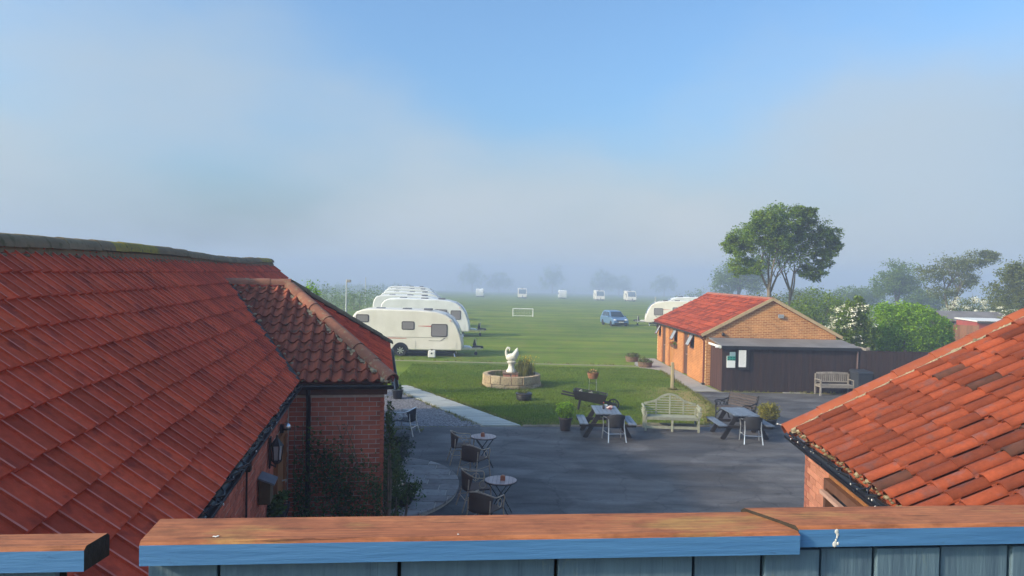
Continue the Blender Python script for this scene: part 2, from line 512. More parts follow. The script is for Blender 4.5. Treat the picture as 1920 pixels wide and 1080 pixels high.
# scattered gravel stones that stand out of the bed
def pebbles():
    V, F = [], []
    base = np.array([(1,0,0),(0,1,0),(-1,0,0),(0,-1,0),(0,0,.7)])
    fac = np.array([(0,1,4),(1,2,4),(2,3,4),(3,0,4)])
    k = 0
    for _ in range(7000):
        y = rng.uniform(22.45, 29.6); f = (y-22.65)/(29.5-22.65)
        x1 = -.9 - f*3.8; x0 = -4.7 - f*1.7
        x = rng.uniform(x0, x1); s = rng.uniform(.012, .032); a = rng.uniform(0, 6.28)
        c, q = math.cos(a), math.sin(a)
        p = base * np.array([s, s*rng.uniform(.6,1), s])
        V.append(np.stack([x + p[:,0]*c - p[:,1]*q, y + p[:,0]*q + p[:,1]*c, .009 + p[:,2]], 1)); F.append(fac + k); k += 5
    o = np_mesh('gravel', np.concatenate(V), np.concatenate(F), M_('loose slate chip', (.10,.10,.115), (.24,.235,.245), 30, .9, .5))
    tag(o, 'loose grey slate chips beside the plank path', 'gravel', kind='stuff')
pebbles()
# kerb of the lawn: short stone edgings set end to end
m_kerb = M_('kerb stone', (.30,.255,.19), (.22,.19,.145), 9, .95, .15, .4, 50)
kerb = tag(bpy.data.objects.new('kerb', None), kind='structure'); COL.objects.link(kerb)
kp = [Vector((.42,22.80,0)), Vector((6.36,23.40,0))]
kd = (kp[1]-kp[0]); kn = 13
kme = MB().box(-.222,.222,-.05,.05,-.05,.045).mesh('kerb_stone', m_kerb)
for i in range(kn):
    p = kp[0] + kd*((i+.5)/kn)
    link_mesh('kerb_stone', kme, kerb, Matrix.Translation((p.x, p.y, random.uniform(-.008,.004))) @ Matrix.Rotation(math.atan2(kd.y, kd.x)+random.uniform(-.01,.01), 4, 'Z'))
# concrete footpath by the small brick building and the thin strip over the lawn
foot = [(8.70,30.60),(7.62,30.50),(7.62,37.1),(6.70,38.1),(6.6,39.3),(7.2,42.6),(8.30,42.6),(8.52,32.4)]
sheet('footpath', foot, .012, m_conc)
sheet('field_path', [(-13,39.4),(-4,38.85),(6.62,38.55),(6.62,38.95),(-4,39.22),(-13,39.8)], .008, M_('worn pale strip', (.30,.275,.17), (.20,.20,.09), 3, .95, 0, .3, 40))

# plank path: boards laid side by side
m_plank = M_('pale grey decking board', (.42,.43,.40), (.33,.345,.32), 5, .85, .12, .25, 40, vec=(.25,2,1))
pp = tag(bpy.data.objects.new('plank_path', None), kind='structure'); COL.objects.link(pp)
A0, A1 = Vector((-.80,22.66,0)), Vector((-4.98,30.0,0)); B0, B1 = Vector((.36,22.78,0)), Vector((-4.2,30.4,0))
NB = 44
for i in range(NB):
    f0, f1 = i/NB + .0012, (i+1)/NB - .0012
    q = [A0.lerp(A1, f0), B0.lerp(B1, f0), B0.lerp(B1, f1), A0.lerp(A1, f1)]
    z = .045 + random.uniform(-.004,.004)
    mb = MB().add([(p.x,p.y,.0) for p in q] + [(p.x,p.y,z) for p in q], [(0,3,2,1),(4,5,6,7),(0,1,5,4),(1,2,6,5),(2,3,7,6),(3,0,4,7)])
    mb.build('plank', m_plank, pp)

# rounded flagstone patio beside the wing
def clip_poly(sub, clip):
    out = sub
    for i in range(len(clip)):
        a, b = clip[i], clip[(i+1) % len(clip)]
        inp, out = out, []
        side = lambda p: (b[0]-a[0])*(p[1]-a[1]) - (b[1]-a[1])*(p[0]-a[0])
        for j in range(len(inp)):
            p, q = inp[j-1], inp[j]
            sp_, sq = side(p), side(q)
            if (sp_ >= 0) != (sq >= 0):
                t = sp_/(sp_-sq); out.append((p[0]+t*(q[0]-p[0]), p[1]+t*(q[1]-p[1])))
            if sq >= 0: out.append(q)
        if not out: return []
    return out
m_flag = M_('riven flagstone', (.27,.245,.225), (.38,.345,.315), 3, .85, .28, .4, 20, c3=(.22,.18,.175))
patio = tag(bpy.data.objects.new('patio', None), kind='structure'); COL.objects.link(patio)
ell = [(-2.66+1.6*math.cos(a), 15.9+2.35*math.sin(a)) for a in np.linspace(0, 2*math.pi, 56, endpoint=False)]
MB().prism([(x*.985-.04, y*.985+.24) for x, y in ell], -.02, .085, 'z').build('patio_base', m_mort, patio)
y = 13.5
while y < 18.3:
    hgt = random.uniform(.34, .58)
    x = -4.3 - random.uniform(0, .4)
    while x < -1.0:
        wid = random.uniform(.4, .85)
        g = .012
        poly = clip_poly([(x+g,y+g),(x+wid-g,y+g),(x+wid-g,y+hgt-g),(x+g,y+hgt-g)], ell)
        if len(poly) > 2:
            MB().prism(poly, .06, .10 + random.uniform(-.004,.006), 'z').build('flagstone', m_flag, patio)
        x += wid
    y += hgt

# short grass blades over the near lawn
def in_lawn(x, y):
    if y < 22.95 + .1*(x-.39): return False
    if y < 30.4:
        f = (y-22.78)/(30.4-22.78)
        if x < .42 + f*(-4.2-.36): return False
        xr = 6.3 if y < 24.2 else (6.55 + (y-24.2)/2.4*.8 if y < 26.6 else 7.35)
        if x > xr - .04: return False
    elif y < 38.4:
        if x > 7.55 - max(0, y-37)*.6 or x < -5.0: return False
    return True
def lawn():
    N = 210000
    Y = 22.9 + rng.random(N)**1.5 * 15.0
    X = rng.uniform(-7.5, 7.6, N)
    k = np.array([in_lawn(x, y) and not (rng.random() < .85*min(1, max(0, (x-4.6)/2))*(1 if 23.5 < y < 31.5 else 0)) for x, y in zip(X, Y)])
    X, Y = X[k], Y[k]; n_ = len(X)
    h = rng.uniform(.025, .065, n_); a = rng.uniform(0, 6.283, n_); w = rng.uniform(.006, .012, n_)
    lx, ly = rng.normal(0, .018, n_), rng.normal(0, .018, n_)
    V = np.empty((n_, 3, 3))
    V[:,0] = np.stack([X - w*np.cos(a), Y - w*np.sin(a), np.zeros(n_)], 1)
    V[:,1] = np.stack([X + w*np.cos(a), Y + w*np.sin(a), np.zeros(n_)], 1)
    V[:,2] = np.stack([X + lx, Y + ly, h], 1)
    o = np_mesh('lawn_grass', V.reshape(-1,3), np.arange(n_*3).reshape(-1,3), leaf_mat('lawn blade', (.100,.170,.010), (.150,.210,.016), .5, .35))
    tag(o, 'short green grass blades on the lawn round the fountain', 'grass', kind='stuff')
lawn()

# taller tufts and weeds along edges the mower misses
def edge_tufts():
    lines = [((.42,22.9),(6.3,23.5),260,.05),((.45,22.95),(-4.15,30.3),240,.06),((6.4,23.6),(7.4,26.7),160,.10),((7.4,26.8),(7.5,30.3),120,.08),((7.5,30.7),(7.55,37.0),150,.06),((-4.75,22.1),(-2.6,21.95),60,.08),((-.9,22.6),(-4.7,29.5),120,.05),((8.9,30.55),(14.3,30.72),70,.04),((-13,39.9),(6.5,39.05),200,.08)]
    P = []
    for a, b, n_, w in lines:
        f = rng.random(n_); P.append(np.stack([a[0]+(b[0]-a[0])*f + rng.normal(0,w,n_), a[1]+(b[1]-a[1])*f + rng.normal(0,w,n_)], 1))
    ang = rng.uniform(0, 6.283, 220); P.append(np.stack([.06+1.28*np.cos(ang)+rng.normal(0,.03,220), 31.25+1.28*np.sin(ang)+rng.normal(0,.03,220)], 1))
    ang = rng.uniform(0, 6.283, 60); P.append(np.stack([6.8+.14*np.cos(ang), 30.95+.14*np.sin(ang)], 1))
    P = np.concatenate(P); P = np.repeat(P, 7, 0) + rng.normal(0, .022, (len(P)*7, 2)); n_ = len(P)
    h = rng.uniform(.04, .13, n_); a = rng.uniform(0, 6.283, n_); w = rng.uniform(.006, .012, n_)
    V = np.empty((n_, 3, 3)); z0 = np.zeros(n_)
    V[:,0] = np.stack([P[:,0]-w*np.cos(a), P[:,1]-w*np.sin(a), z0], 1); V[:,1] = np.stack([P[:,0]+w*np.cos(a), P[:,1]+w*np.sin(a), z0], 1)
    V[:,2] = np.stack([P[:,0]+rng.normal(0,.04,n_), P[:,1]+rng.normal(0,.04,n_), h], 1)
    o = np_mesh('edge_grass', V.reshape(-1,3), np.arange(n_*3).reshape(-1,3), leaf_mat('straw green tuft', (.14,.17,.03), (.24,.21,.06), 3, .3))
    tag(o, 'taller straw green grass tufts along kerbs and path edges', 'grass', kind='stuff')
edge_tufts()

# ------------------------------------------------------------------ roof and brick helpers
def frame(o, e, s):
    e, s = Vector(e).normalized(), Vector(s).normalized()
    n_ = e.cross(s)
    M = Matrix.Identity(4)
    for i in range(3):
        M[i][0], M[i][1], M[i][2], M[i][3] = e[i], s[i], n_[i], o[i]
    return M

def tile_geom(profile, L, thick, lift):
    k = len(profile)
    V, F = [], []
    for (u, h) in profile: V.append((u, 0, h+lift))
    for (u, h) in profile: V.append((u, L, h))
    for (u, h) in profile: V.append((u, 0, h+lift-thick))
    for (u, h) in profile: V.append((u, L, h-thick))
    for i in range(k-1):
        F.append((i, i+1, k+i+1, k+i)); F.append((2*k+i+1, 2*k+i, 3*k+i, 3*k+i+1)); F.append((i+1, i, 2*k+i, 2*k+i+1))
    F.append((0, k, 3*k, 2*k)); F.append((k-1, 3*k-1, 4*k-1, 2*k-1))
    return V, F

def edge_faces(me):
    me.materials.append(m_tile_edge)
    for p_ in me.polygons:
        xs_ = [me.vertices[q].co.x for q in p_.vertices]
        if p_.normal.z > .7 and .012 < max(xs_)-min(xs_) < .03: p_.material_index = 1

def clipped(V, F, M, planes, m):
    """the tile, placed by M, cut by planes given as (point, outward normal) in the building's frame"""
    bm = bmesh.new()
    vs = [bm.verts.new(M @ Vector(p)) for p in V]
    for f in F: bm.faces.new([vs[i] for i in f])
    for co, no in planes:
        bmesh.ops.bisect_plane(bm, geom=bm.verts[:]+bm.edges[:]+bm.faces[:], plane_co=co, plane_no=no, clear_outer=True)
    me = None
    if bm.faces:
        me = bpy.data.meshes.new('roof_tile'); bm.to_mesh(me); me.materials.append(m)
    bm.free()
    return me

def half_tube(p0, p1, r, thick, n=9, r1=None, drop=0.0):
    """half-round ridge tile from p0 to p1, open below"""
    p0, p1 = Vector(p0), Vector(p1)
    d = (p1-p0).normalized(); side = d.cross(Vector((0,0,1))).normalized(); up = side.cross(d)
    V, F = [], []
    r1 = r1 or r
    for p, rr in ((p0, r), (p1, r1)):
        for q in (rr, rr-thick):
            for j in range(n):
                a = math.pi*j/(n-1)
                V.append(p + side*math.cos(a)*q + up*(math.sin(a)*q - drop))
    for j in range(n-1):
        F += [(j, j+1, 2*n+j+1, 2*n+j), (n+j+1, n+j, 3*n+j, 3*n+j+1), (j+1, j, n+j, n+j+1), (2*n+j, 2*n+j+1, 3*n+j+1, 3*n+j)]
    F += [(0, 2*n, 3*n, n), (n-1, 2*n-1, 4*n-1, 3*n-1)]
    return MB().add(V, F)

def lumps(name, pts, r, m, parent, seed=1):
    """uneven mortar or moss lumps along a line, one mesh"""
    rr = random.Random(seed); mb = MB()
    for p in pts:
        k = r*rr.uniform(.6, 1.3)
        mb.ball((p[0]+rr.uniform(-r,r)*.5, p[1]+rr.uniform(-r,r)*.5, p[2]+rr.uniform(-r,r)*.4), (k*rr.uniform(.8,1.4), k*rr.uniform(.8,1.4), k*.7), 6, 4)
    return tag(mb.build(name, m, parent, True), kind='stuff')

def gutter(name, p0, p1, parent, r=.058):
    p0, p1 = Vector(p0), Vector(p1)
    d = (p1-p0).normalized(); side = d.cross(Vector((0,0,1))).normalized(); up = side.cross(d)
    n = 9; V, F = [], []
    for p in (p0, p1):
        for q in (r, r-.008):
            for j in range(n):
                a = math.pi + math.pi*j/(n-1)
                V.append(p + side*math.cos(a)*q + up*math.sin(a)*q)
    for j in range(n-1):
        F += [(j, j+1, 2*n+j+1, 2*n+j), (n+j+1, n+j, 3*n+j, 3*n+j+1), (j+1, j, n+j, n+j+1), (2*n+j, 2*n+j+1, 3*n+j+1, 3*n+j)]
    F += [(0, 2*n, 3*n, n), (n-1, 2*n-1, 4*n-1, 3*n-1)]
    mb = MB().add(V, F)
    L = (p1-p0).length
    for k in range(max(2, int(L/.9))):           # brackets
        c = p0 + d*(L*(k+.5)/max(2, int(L/.9)))
        mb.bar(c - up*r - side*.01, c + up*.01 - side*(r+.01), .03, .012)
    return mb.build(name, m_black, parent, True)

def brick_rows(o, udir, ndir, u0, u1, z0, z1, holes=()):
    """(centre, half length) of every stretcher brick of a running bond wall face"""
    out = []
    row = 0
    zc = z0
    while zc < z1 - .02:
        off = .1125 if row % 2 else 0.0
        u = u0 - off
        while u < u1 - .03:
            a, b = max(u, u0), min(u+.215, u1)
            ok = b-a > .04
            for (h0, h1, g0, g1) in holes:
                if b > h0 and a < h1 and zc+.065 > g0 and zc < g1:
                    if a < h0: b = min(b, h0)
                    elif b > h1: a = max(a, h1)
                    else: ok = False
                    ok = ok and b-a > .04
            if ok: out.append(((a+b)/2, (b-a)/2, zc+.0325))
            u += .225
        zc += .075; row += 1
    return out

_brick_cache = {}
def place_bricks(rows, o, udir, ndir, m, parent, proud=.005):
    o, ud, nd = Vector(o), Vector(udir).normalized(), Vector(ndir).normalized()
    for (u, h, z) in rows:
        key = (round(h, 3), m.name)
        if key not in _brick_cache:
            _brick_cache[key] = MB().box(-h, h, 0, .06, -.0325, .0325).mesh('brick', m)
        p = o + ud*u + Vector((0,0,z)) + nd*(proud + random.uniform(-.002,.002))
        M = Matrix.Identity(4)
        back = -nd
        for i in range(3):
            M[i][0], M[i][1], M[i][2], M[i][3] = ud[i], back[i], (0,0,1)[i], p[i]
        link_mesh('brick', _brick_cache[key], parent, M)

def merge_bricks(rows, o, udir, ndir, m, parent, proud=.005, name='brickwork'):
    o, ud, nd = Vector(o), Vector(udir).normalized(), Vector(ndir).normalized()
    mb = MB()
    for (u, h, z) in rows:
        pr = proud + random.uniform(-.002,.002)
        vs = []
        for (sz) in (-.0325, .0325):
            for (su, sn) in ((-h, pr-.06), (h, pr-.06), (h, pr), (-h, pr)):
                q = o + ud*(u+su) + nd*sn; vs.append((q.x, q.y, q.z + z + sz))
        mb.add(vs, [(0,3,2,1),(4,5,6,7),(0,1,5,4),(1,2,6,5),(2,3,7,6),(3,0,4,7)])
    return tag(mb.build(name, m, parent), kind='stuff')

PANTILE = [(0,.004),(.022,-.004),(.06,-.008),(.095,-.002),(.118,.014),(.142,.036),(.172,.046),(.20,.040),(.222,.020),(.238,.004)]
PANTILE = [(0,.004),(.02,-.006),(.05,-.010),(.082,-.008),(.098,.004),(.108,.034),(.122,.052),(.165,.060),(.205,.052),(.226,.030),(.238,.004)]
PANTILE = [(0,-.014),(.03,-.020),(.065,-.018),(.092,-.004),(.112,.026),(.132,.048),(.165,.058),(.200,.055),(.226,.042),(.244,.020)]
PANTILE = [(u*1.02, h) for u, h in PANTILE]

# ------------------------------------------------------------------ long brick building on the left with its hipped wing
ZE = 2.97
lb = thing('brick_building', (-3.33, 11.45, 0), 'long low brick building with plain red tiled roof and small hipped wing', 'building', rz=R(10.05))
PITCH = .9
s_len = math.sqrt(1 + PITCH*PITCH)
s_dir = Vector((-1/s_len, 0, PITCH/s_len))
YN, YF = -9.3, 12.05
roof = MB()
RX, RZ = -2.09, ZE + 2.09*PITCH
# boarding under the tiles, as two thin slabs
roof.add([(0,YN,ZE-.03),(0,YF,ZE-.03),(RX,YF,RZ-.03),(RX,YN,RZ-.03),(0,YN,ZE-.08),(0,YF,ZE-.08),(RX,YF,RZ-.08),(RX,YN,RZ-.08)],
         [(0,1,2,3),(7,6,5,4),(0,4,5,1),(1,5,6,2),(2,6,7,3),(3,7,4,0)])
roof.add([(RX,YN,RZ-.03),(RX,YF,RZ-.03),(2*RX,YF,ZE-.03),(2*RX,YN,ZE-.03),(RX,YN,RZ-.08),(RX,YF,RZ-.08),(2*RX,YF,ZE-.08),(2*RX,YN,ZE-.08)],
         [(0,1,2,3),(7,6,5,4),(0,4,5,1),(1,5,6,2),(2,6,7,3),(3,7,4,0)])
roof_main = roof.build('roof', m_tile, lb)
MB().prism([(RX-.10,RZ-.12),(RX+.10,RZ-.12),(RX+.085,RZ+.02),(RX,RZ+.09),(RX-.085,RZ+.02)], YN+.02, YF-.02, 'y').build('ridge_bed', m_ridge_moss, lb)
FLAT = [(0,-.006),(.174,.012),(.179,.026),(.197,.026),(.200,.002)]
GA = .31; TW = .195
tV, tF = tile_geom(FLAT, .37, .022, .036)
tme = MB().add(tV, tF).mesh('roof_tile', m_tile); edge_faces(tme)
ncol = int((YF-YN)/TW); nrow = 10
cands = []
for j in range(nrow):
    for i in range(ncol):
        y0 = YN + i*TW
        p = Vector((.035, y0, ZE-.02)) + s_dir*(j*GA - .0)
        xm, ym = p.x - .12, y0 + TW/2
        lim = -p.x*2.9/1.567                       # valley of the wing: y > lim is under the wing
        inside = (xm > -1.59) and (ym > -xm*2.9/1.567 + .22) and (ym < 6.0 + xm*3.1/1.567 - .2)
        if inside: continue
        w = lb.location + Matrix.Rotation(R(10.05), 3, 'Z') @ p
        hidden = (i*TW + YN < -8.0)
        L = min(.37, (RZ - p.z)/s_dir.z + .02)
        cands.append((w.length if not hidden else 99, p, L, j, ym, xm))
order = sorted(cands, key=lambda c: c[0] + (6 if c[3] < 0 else 0))
rest = MB()
valley_plane = [(Vector((.06,.02,0)), Vector((2.9, 1.567, 0)).normalized())]
for k, (dist, p, L, j, ym, xm) in enumerate(order):
    M = frame(p + Vector((random.uniform(-.002,.002),0,random.uniform(-.002,.002))), (0,1,0), s_dir) @ Matrix.Rotation(random.uniform(-.010,.010), 4, 'Z') @ Matrix.Translation((0, random.uniform(-.006,.006) - (.014 if random.random() < .06 else 0), 0))
    near_valley = xm > -1.8 and abs(ym + xm*2.9/1.567) < .75 and ym < 3.3
    if k < 300 and not near_valley and L > .3:
        link_mesh('roof_tile', tme, roof_main, M)
    else:
        V_, F_ = (tV, tF) if L > .36 else tile_geom(FLAT, max(L,.1), .022, .036)
        if near_valley:
            me = clipped(V_, F_, M, valley_plane, m_tile)
            if me:
                rest.add([v.co[:] for v in me.vertices], [tuple(q.vertices) for q in me.polygons]); bpy.data.meshes.remove(me)
        else:
            rest.add(V_, F_, M)
ro = rest.build('roof_tiles', m_tile, roof_main); tag(ro, kind='stuff')
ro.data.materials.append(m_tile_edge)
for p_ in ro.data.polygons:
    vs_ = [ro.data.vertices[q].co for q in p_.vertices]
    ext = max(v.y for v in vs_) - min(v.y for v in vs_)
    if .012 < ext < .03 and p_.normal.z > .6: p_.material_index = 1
# old ridge tiles: grey, mossy, one stretch yellow with lichen
nr = int((YF-YN)/.46)
rme = half_tube((0,0,0), (0,.475,0), .125, .016, drop=.02).mesh('ridge_tile', m_ridge_moss, True)
rme2 = half_tube((0,0,0), (0,.475,0), .125, .016, drop=.02).mesh('ridge_tile', m_lichen, True)
for i in range(nr+1):
    y0 = YN + i*.46
    if y0 + .4 > YF + .1: break
    sag = -.03*math.sin((y0-YN)*.55) + random.uniform(-.008,.008)
    lich = (-2.4 < y0 < -.4) or (9.2 < y0 < 11)
    link_mesh('ridge_tile', rme2 if lich else rme, lb, Matrix.Translation((RX, y0, RZ+.035+sag)) @ Matrix.Rotation(random.uniform(-.012,.012), 4, 'X'))
lumps('ridge_mortar', [(RX+.105, YN+.1+k*.1, RZ-.075+random.uniform(-.01,.01)) for k in range(int((YF-YN)/.1))], .03, m_ridge_moss, lb, 3)
# walls: mortar core with bricks proud of it
wall = MB().box(-4.38, -.11, YN+.15, YF-.15, 0, ZE-.1).build('wall', m_mort, lb)
gw = MB().prism([(-4.38, ZE-.1), (-.11, ZE-.1), (RX, RZ-.14)], YN+.15, YF-.15, 'y').build('gable', m_brick_red, lb)
door_hole = (-1.5, -.55, 0, 2.38)
rows = brick_rows(None, None, None, YN+.15, .0, .75, ZE-.12, [door_hole])
merge_bricks(rows, (-.11,0,0), (0,1,0), (1,0,0), m_brick_red, wall)
wg = MB().box(-.11, 1.36, .12, 5.9, 0, ZE-.13).build('wing_wall', m_mort, lb)
rows = brick_rows(None, None, None, -.10, 1.372, .75, 2.72)
place_bricks(rows, (0,.12,0), (1,0,0), (0,-1,0), m_brick_red, wg)
rows = brick_rows(None, None, None, .06, 5.9, .3, 2.72)
merge_bricks(rows, (1.36,0,0), (0,1,0), (1,0,0), m_brick_red, wg)
rows = brick_rows(None, None, None, -.10, 1.372, 0, .74)
merge_bricks(rows, (0,.12,0), (1,0,0), (0,-1,0), m_brick_red, wg, name='lower_brickwork')
MB().box(-.06, 1.41, .07, .10, 2.74, 2.90).build('fascia', m_woodbrown, lb)
MB().box(1.385, 1.41, .103, 5.9, 2.74, 2.90).build('fascia', m_woodbrown, lb)
MB().box(-.085, -.06, YN+.1, .06, 2.80, 2.90).build('fascia', m_woodbrown, lb)
# wing roof
AP = Vector((-.47, 2.9, 4.38)); VT = Vector((-1.567, 2.9, 4.38)); XW, YB = 1.46, 6.0
wr = MB()
dz = Vector((0,0,-.045))
pts = [Vector((0,0,ZE)), Vector((XW,0,ZE)), AP, VT, Vector((XW,YB,ZE)), Vector((0,YB,ZE))]
wr.add([tuple(p+dz) for p in pts], [(0,1,2,3),(1,4,2),(4,5,3,2),(0,5,4,1)])
wroof = wr.build('wing_roof', m_pantile_old, lb)
fs = Vector((0, 2.9, 1.41)).normalized()
PW = .19
wprof = [(u*PW/.238, h) for u, h in [(0,.004),(.022,-.004),(.06,-.010),(.095,-.004),(.118,.014),(.142,.038),(.172,.050),(.20,.043),(.222,.022),(.238,.004)]]
wV, wF = tile_geom(wprof, .36, .018, .032)
wme = MB().add(wV, wF).mesh('pantile', m_pantile_old, True)
hipn = Vector((2.9, 1.93, 0)).normalized()       # outward from the front slope across the hip
valn = Vector((-2.9, -1.567, 0)).normalized()
GW = Vector((0,2.9,1.41)).length/11
for j in range(11):
    for i in range(-10, 9):
        p = Vector((i*PW - .02, -.045, ZE-.024)) + fs*(j*GW)
        p += Vector((0,0,random.uniform(-.004,.004)))
        c = p + Vector((PW/2, 0, 0)) + fs*.15
        dh = (c - Vector((XW,0,0))).dot(hipn); dv = (c - Vector((0,0,0))).dot(valn)
        if dh > .12 or dv > .10: continue
        M = frame(p, (1,0,0), fs) @ Matrix.Rotation(random.uniform(-.012,.012), 4, 'Z')
        if j == 10:
            M = M @ Matrix.Diagonal((1,.86,1,1))
        if dh > -.3 or dv > -.3:
            me = clipped(wV, wF, M, [(Vector((XW,0,0)) - hipn*.01, hipn), (-valn*.05, valn)], m_pantile_old)
            if me: me.shade_smooth(); me.set_sharp_from_angle(angle=R(42)); link_mesh('pantile', me, wroof)
        else:
            link_mesh('pantile', wme, wroof, M)
# hip end: newer flat tiles
es = Vector((-1.93, 0, 1.41)).normalized()
hend = MB()
hn1 = Vector((-2.9,-1.93,0)).normalized(); hn2 = Vector((-3.1,1.93,0)).normalized()
for j in range(9):
    for i in range(32):
        p = Vector((XW+.03, i*TW-.05, ZE-.02)) + es*(j*.285)
        c = p + Vector((0,TW/2,0)) + es*.14
        d1 = (c-Vector((XW,0,0))).dot(hn1); d2 = (c-Vector((XW,YB,0))).dot(hn2)
        if d1 > .15 or d2 > .15: continue
        M = frame(p, (0,1,0), es)
        me = clipped(tV, tF, M, [(Vector((XW,0,0)), hn1), (Vector((XW,YB,0)), hn2)], m_tile)
        if me:
            hend.add([v.co[:] for v in me.vertices], [tuple(q.vertices) for q in me.polygons]); bpy.data.meshes.remove(me)
tag(hend.build('hip_end_tiles', m_tile, wroof), kind='stuff')
def cap_line(p0, p1, n, r, m, parent, name, mort=True, seed=5, over=.03):
    p0, p1 = Vector(p0), Vector(p1)
    for i in range(n):
        a = p0.lerp(p1, i/n); b = p0.lerp(p1, (i+1)/n); d = (b-a).normalized()
        j = Vector((random.uniform(-.006,.006), random.uniform(-.006,.006), random.uniform(-.006,.006)))
        half_tube(a-d*over+j, b+j, r*1.06, .016, r1=r*.96, drop=.03).build(name, m, parent, True)
hipA = Vector((XW+.02,-.02,ZE+.045))
cap_line(hipA, AP+Vector((0,0,.05)), 7, .115, m_ridge_old, wroof, 'hip_tile')
cap_line(AP+Vector((.02,0,.05)), VT+Vector((-.05,0,.05)), 3, .115, m_ridge_old, wroof, 'ridge_tile')
cap_line(Vector((XW+.02,YB,ZE+.045)), AP+Vector((.03,.03,.05)), 8, .11, m_ridge_moss, wroof, 'hip_tile')
hd = (AP-hipA); hs = Vector((-hd.y, hd.x, 0)).normalized()
mp_ = []
for k in range(70):
    q = hipA.lerp(AP, k/69)
    mp_.append(q + hs*.122 + Vector((0,0,-.05)))
lumps('hip_mortar', mp_, .042, m_mortar, wroof, 8)
lumps('ridge_mortar', [AP.lerp(VT, k/30)+Vector((0,-.12,-.04)) for k in range(31)], .03, m_ridge_old, wroof, 9)
# lead valley with mortar fillets
v0, v1 = Vector((.02,-.03,ZE+.0)), VT+Vector((0,0,.0))
vd = (v1-v0).normalized()
MB().bar(v0+Vector((0,0,.035)), v1+Vector((0,0,.035)), .10, .012).build('valley', m_lead, wroof)
lumps('valley_mortar', [v0.lerp(v1, (k+.5)/12) + Vector((.07,.03,.055)) for k in range(12)], .036, m_mortar, wroof, 12)
lumps('eave_mortar', [Vector((i*PW+.115, -.035, ZE+.018)) for i in range(0,8)], .03, m_mortar, wroof, 4)
# gutters, downpipe
gutter('gutter', (.06,YN,ZE-.06), (.06,-.12,ZE-.06), lb)
gutter('gutter', (.0,-.09,ZE-.065), (XW+.05,-.09,ZE-.065), lb)
gutter('gutter', (XW+.07,-.14,ZE-.065), (XW+.07,YB,ZE-.065), lb)
MB().tube([(.2,-.08,ZE-.1),(.2,-.06,ZE-.22),(.2,.045,ZE-.36),(.2,.045,0)], .036, 10).build('downpipe', m_black, lb, True)
MB().tube([(-.075,-3.7,2.86),(-.08,-3.72,2.5),(-.08,-3.70,1.4),(-.08,-3.7,.6)], .012, 6).build('cable', m_black, lb, True)
MB().box(-.09,-.04,-3.76,-3.66,2.56,2.64).build('junction_box', m_black, lb)
# door with frame
MB().box(-.108,-.090,-1.43,-.62,.02,2.30).build('door', m_doorwood, lb)
MB().box(-.108,-.05,-1.5,-1.432,0,2.37).box(-.108,-.05,-.618,-.55,0,2.37).box(-.108,-.05,-1.432,-.618,2.302,2.37).build('door_frame', m_doorwood, lb)
MB().tube([(-.095,-.72,1.62),(-.02,-.72,1.64),(-.02,-.84,1.64)], .012, 6).build('door_handle', m_alu, lb, True)

def on_lb(x, y, z):
    p = Matrix.Rotation(R(10.05), 3, 'Z') @ Vector((x, y, z)); return Vector((p.x-3.33, p.y+11.45, p.z))
def string_lights(name, pts, label, sp=.08, seed=2):
    """black cable looped along a gutter with clear bulbs"""
    rr = random.Random(seed)
    t = thing(name, pts[0], label, 'lights')
    o = Vector(pts[0])
    L = (Vector(pts[1])-o).length; d = (Vector(pts[1])-o).normalized()
    n = int(L/sp); line = []; bulbs = MB()
    side = d.cross(Vector((0,0,1))).normalized()
    for i in range(n+1):
        p = d*(i*sp) + side*rr.uniform(-.05,.045) + Vector((0,0,rr.uniform(-.02,.03)))
        line.append(p)
        if i % 2 == 0:
            q = p + side*rr.uniform(-.03,.03)
            bulbs.ball((q.x, q.y, q.z-.012), (.006,.006,.011), 6, 5)
    MB().tube(line, .009, 5).build('cable', m_black, t, True)
    line2 = [p + Vector((0,0,rr.uniform(-.01,.03))) + side*rr.uniform(-.04,.04) for p in line]
    MB().tube(line2, .007, 5).build('cable', m_black, t, True)
    tag(bulbs.build('bulb', m_bulb, t, True), kind='stuff')
string_lights('string_lights', [on_lb(.07,YN,ZE-.045), on_lb(.07,-.2,ZE-.045)], 'fairy light cable lying in the black gutter of the long red roof')

# lantern
def lantern():
    t = thing('wall_lantern', on_lb(-.09,-2.02,2.2), 'black coach lantern on the brick wall beside the wooden door', 'lantern', rz=R(10.05))
    MB().box(-.0,.02,-.05,.05,-.05,.35).build('back_plate', m_blackm, t, bevel=.006)
    MB().tube([(.01,0,.0),(.08,0,-.04),(.07,0,.02)], .012, 6).build('bracket', m_blackm, t, True)
    MB().lathe([(.03,.0),(.06,.03),(.065,.05)], 6, (.09,0,0)).build('base', m_blackm, t)
    MB().lathe([(.085,.24),(.02,.33),(.012,.37)], 6, (.09,0,0)).build('cap', m_blackm, t)
    mb = MB()
    for k in range(6):
        a = k*math.pi/3
        mb.bar((.09+.06*math.cos(a), .06*math.sin(a), .05), (.09+.078*math.cos(a), .078*math.sin(a), .24), .012, .012)
    mb.build('cage', m_blackm, t)
    MB().lathe([(.05,.055),(.067,.235)], 6, (.09,0,0)).build('glass', M_('frosted lantern glass', (.45,.46,.46), None, 5, .2), t)
lantern()
def globe():
    t = thing('globe_light', on_lb(-.07,-1.0,2.44), 'silver round security light above the wooden door', 'light', rz=R(10.05))
    MB().box(-.02,.03,-.05,.05,-.05,.06).build('bracket', m_black, t)
    MB().ball((.07,0,.03), .055, 14, 10).build('housing', m_alu, t, True)
    MB().lathe([(.056,0),(.056,.025)], 14, (.07,0,-.015)).build('trim', m_black, t, True)
globe()
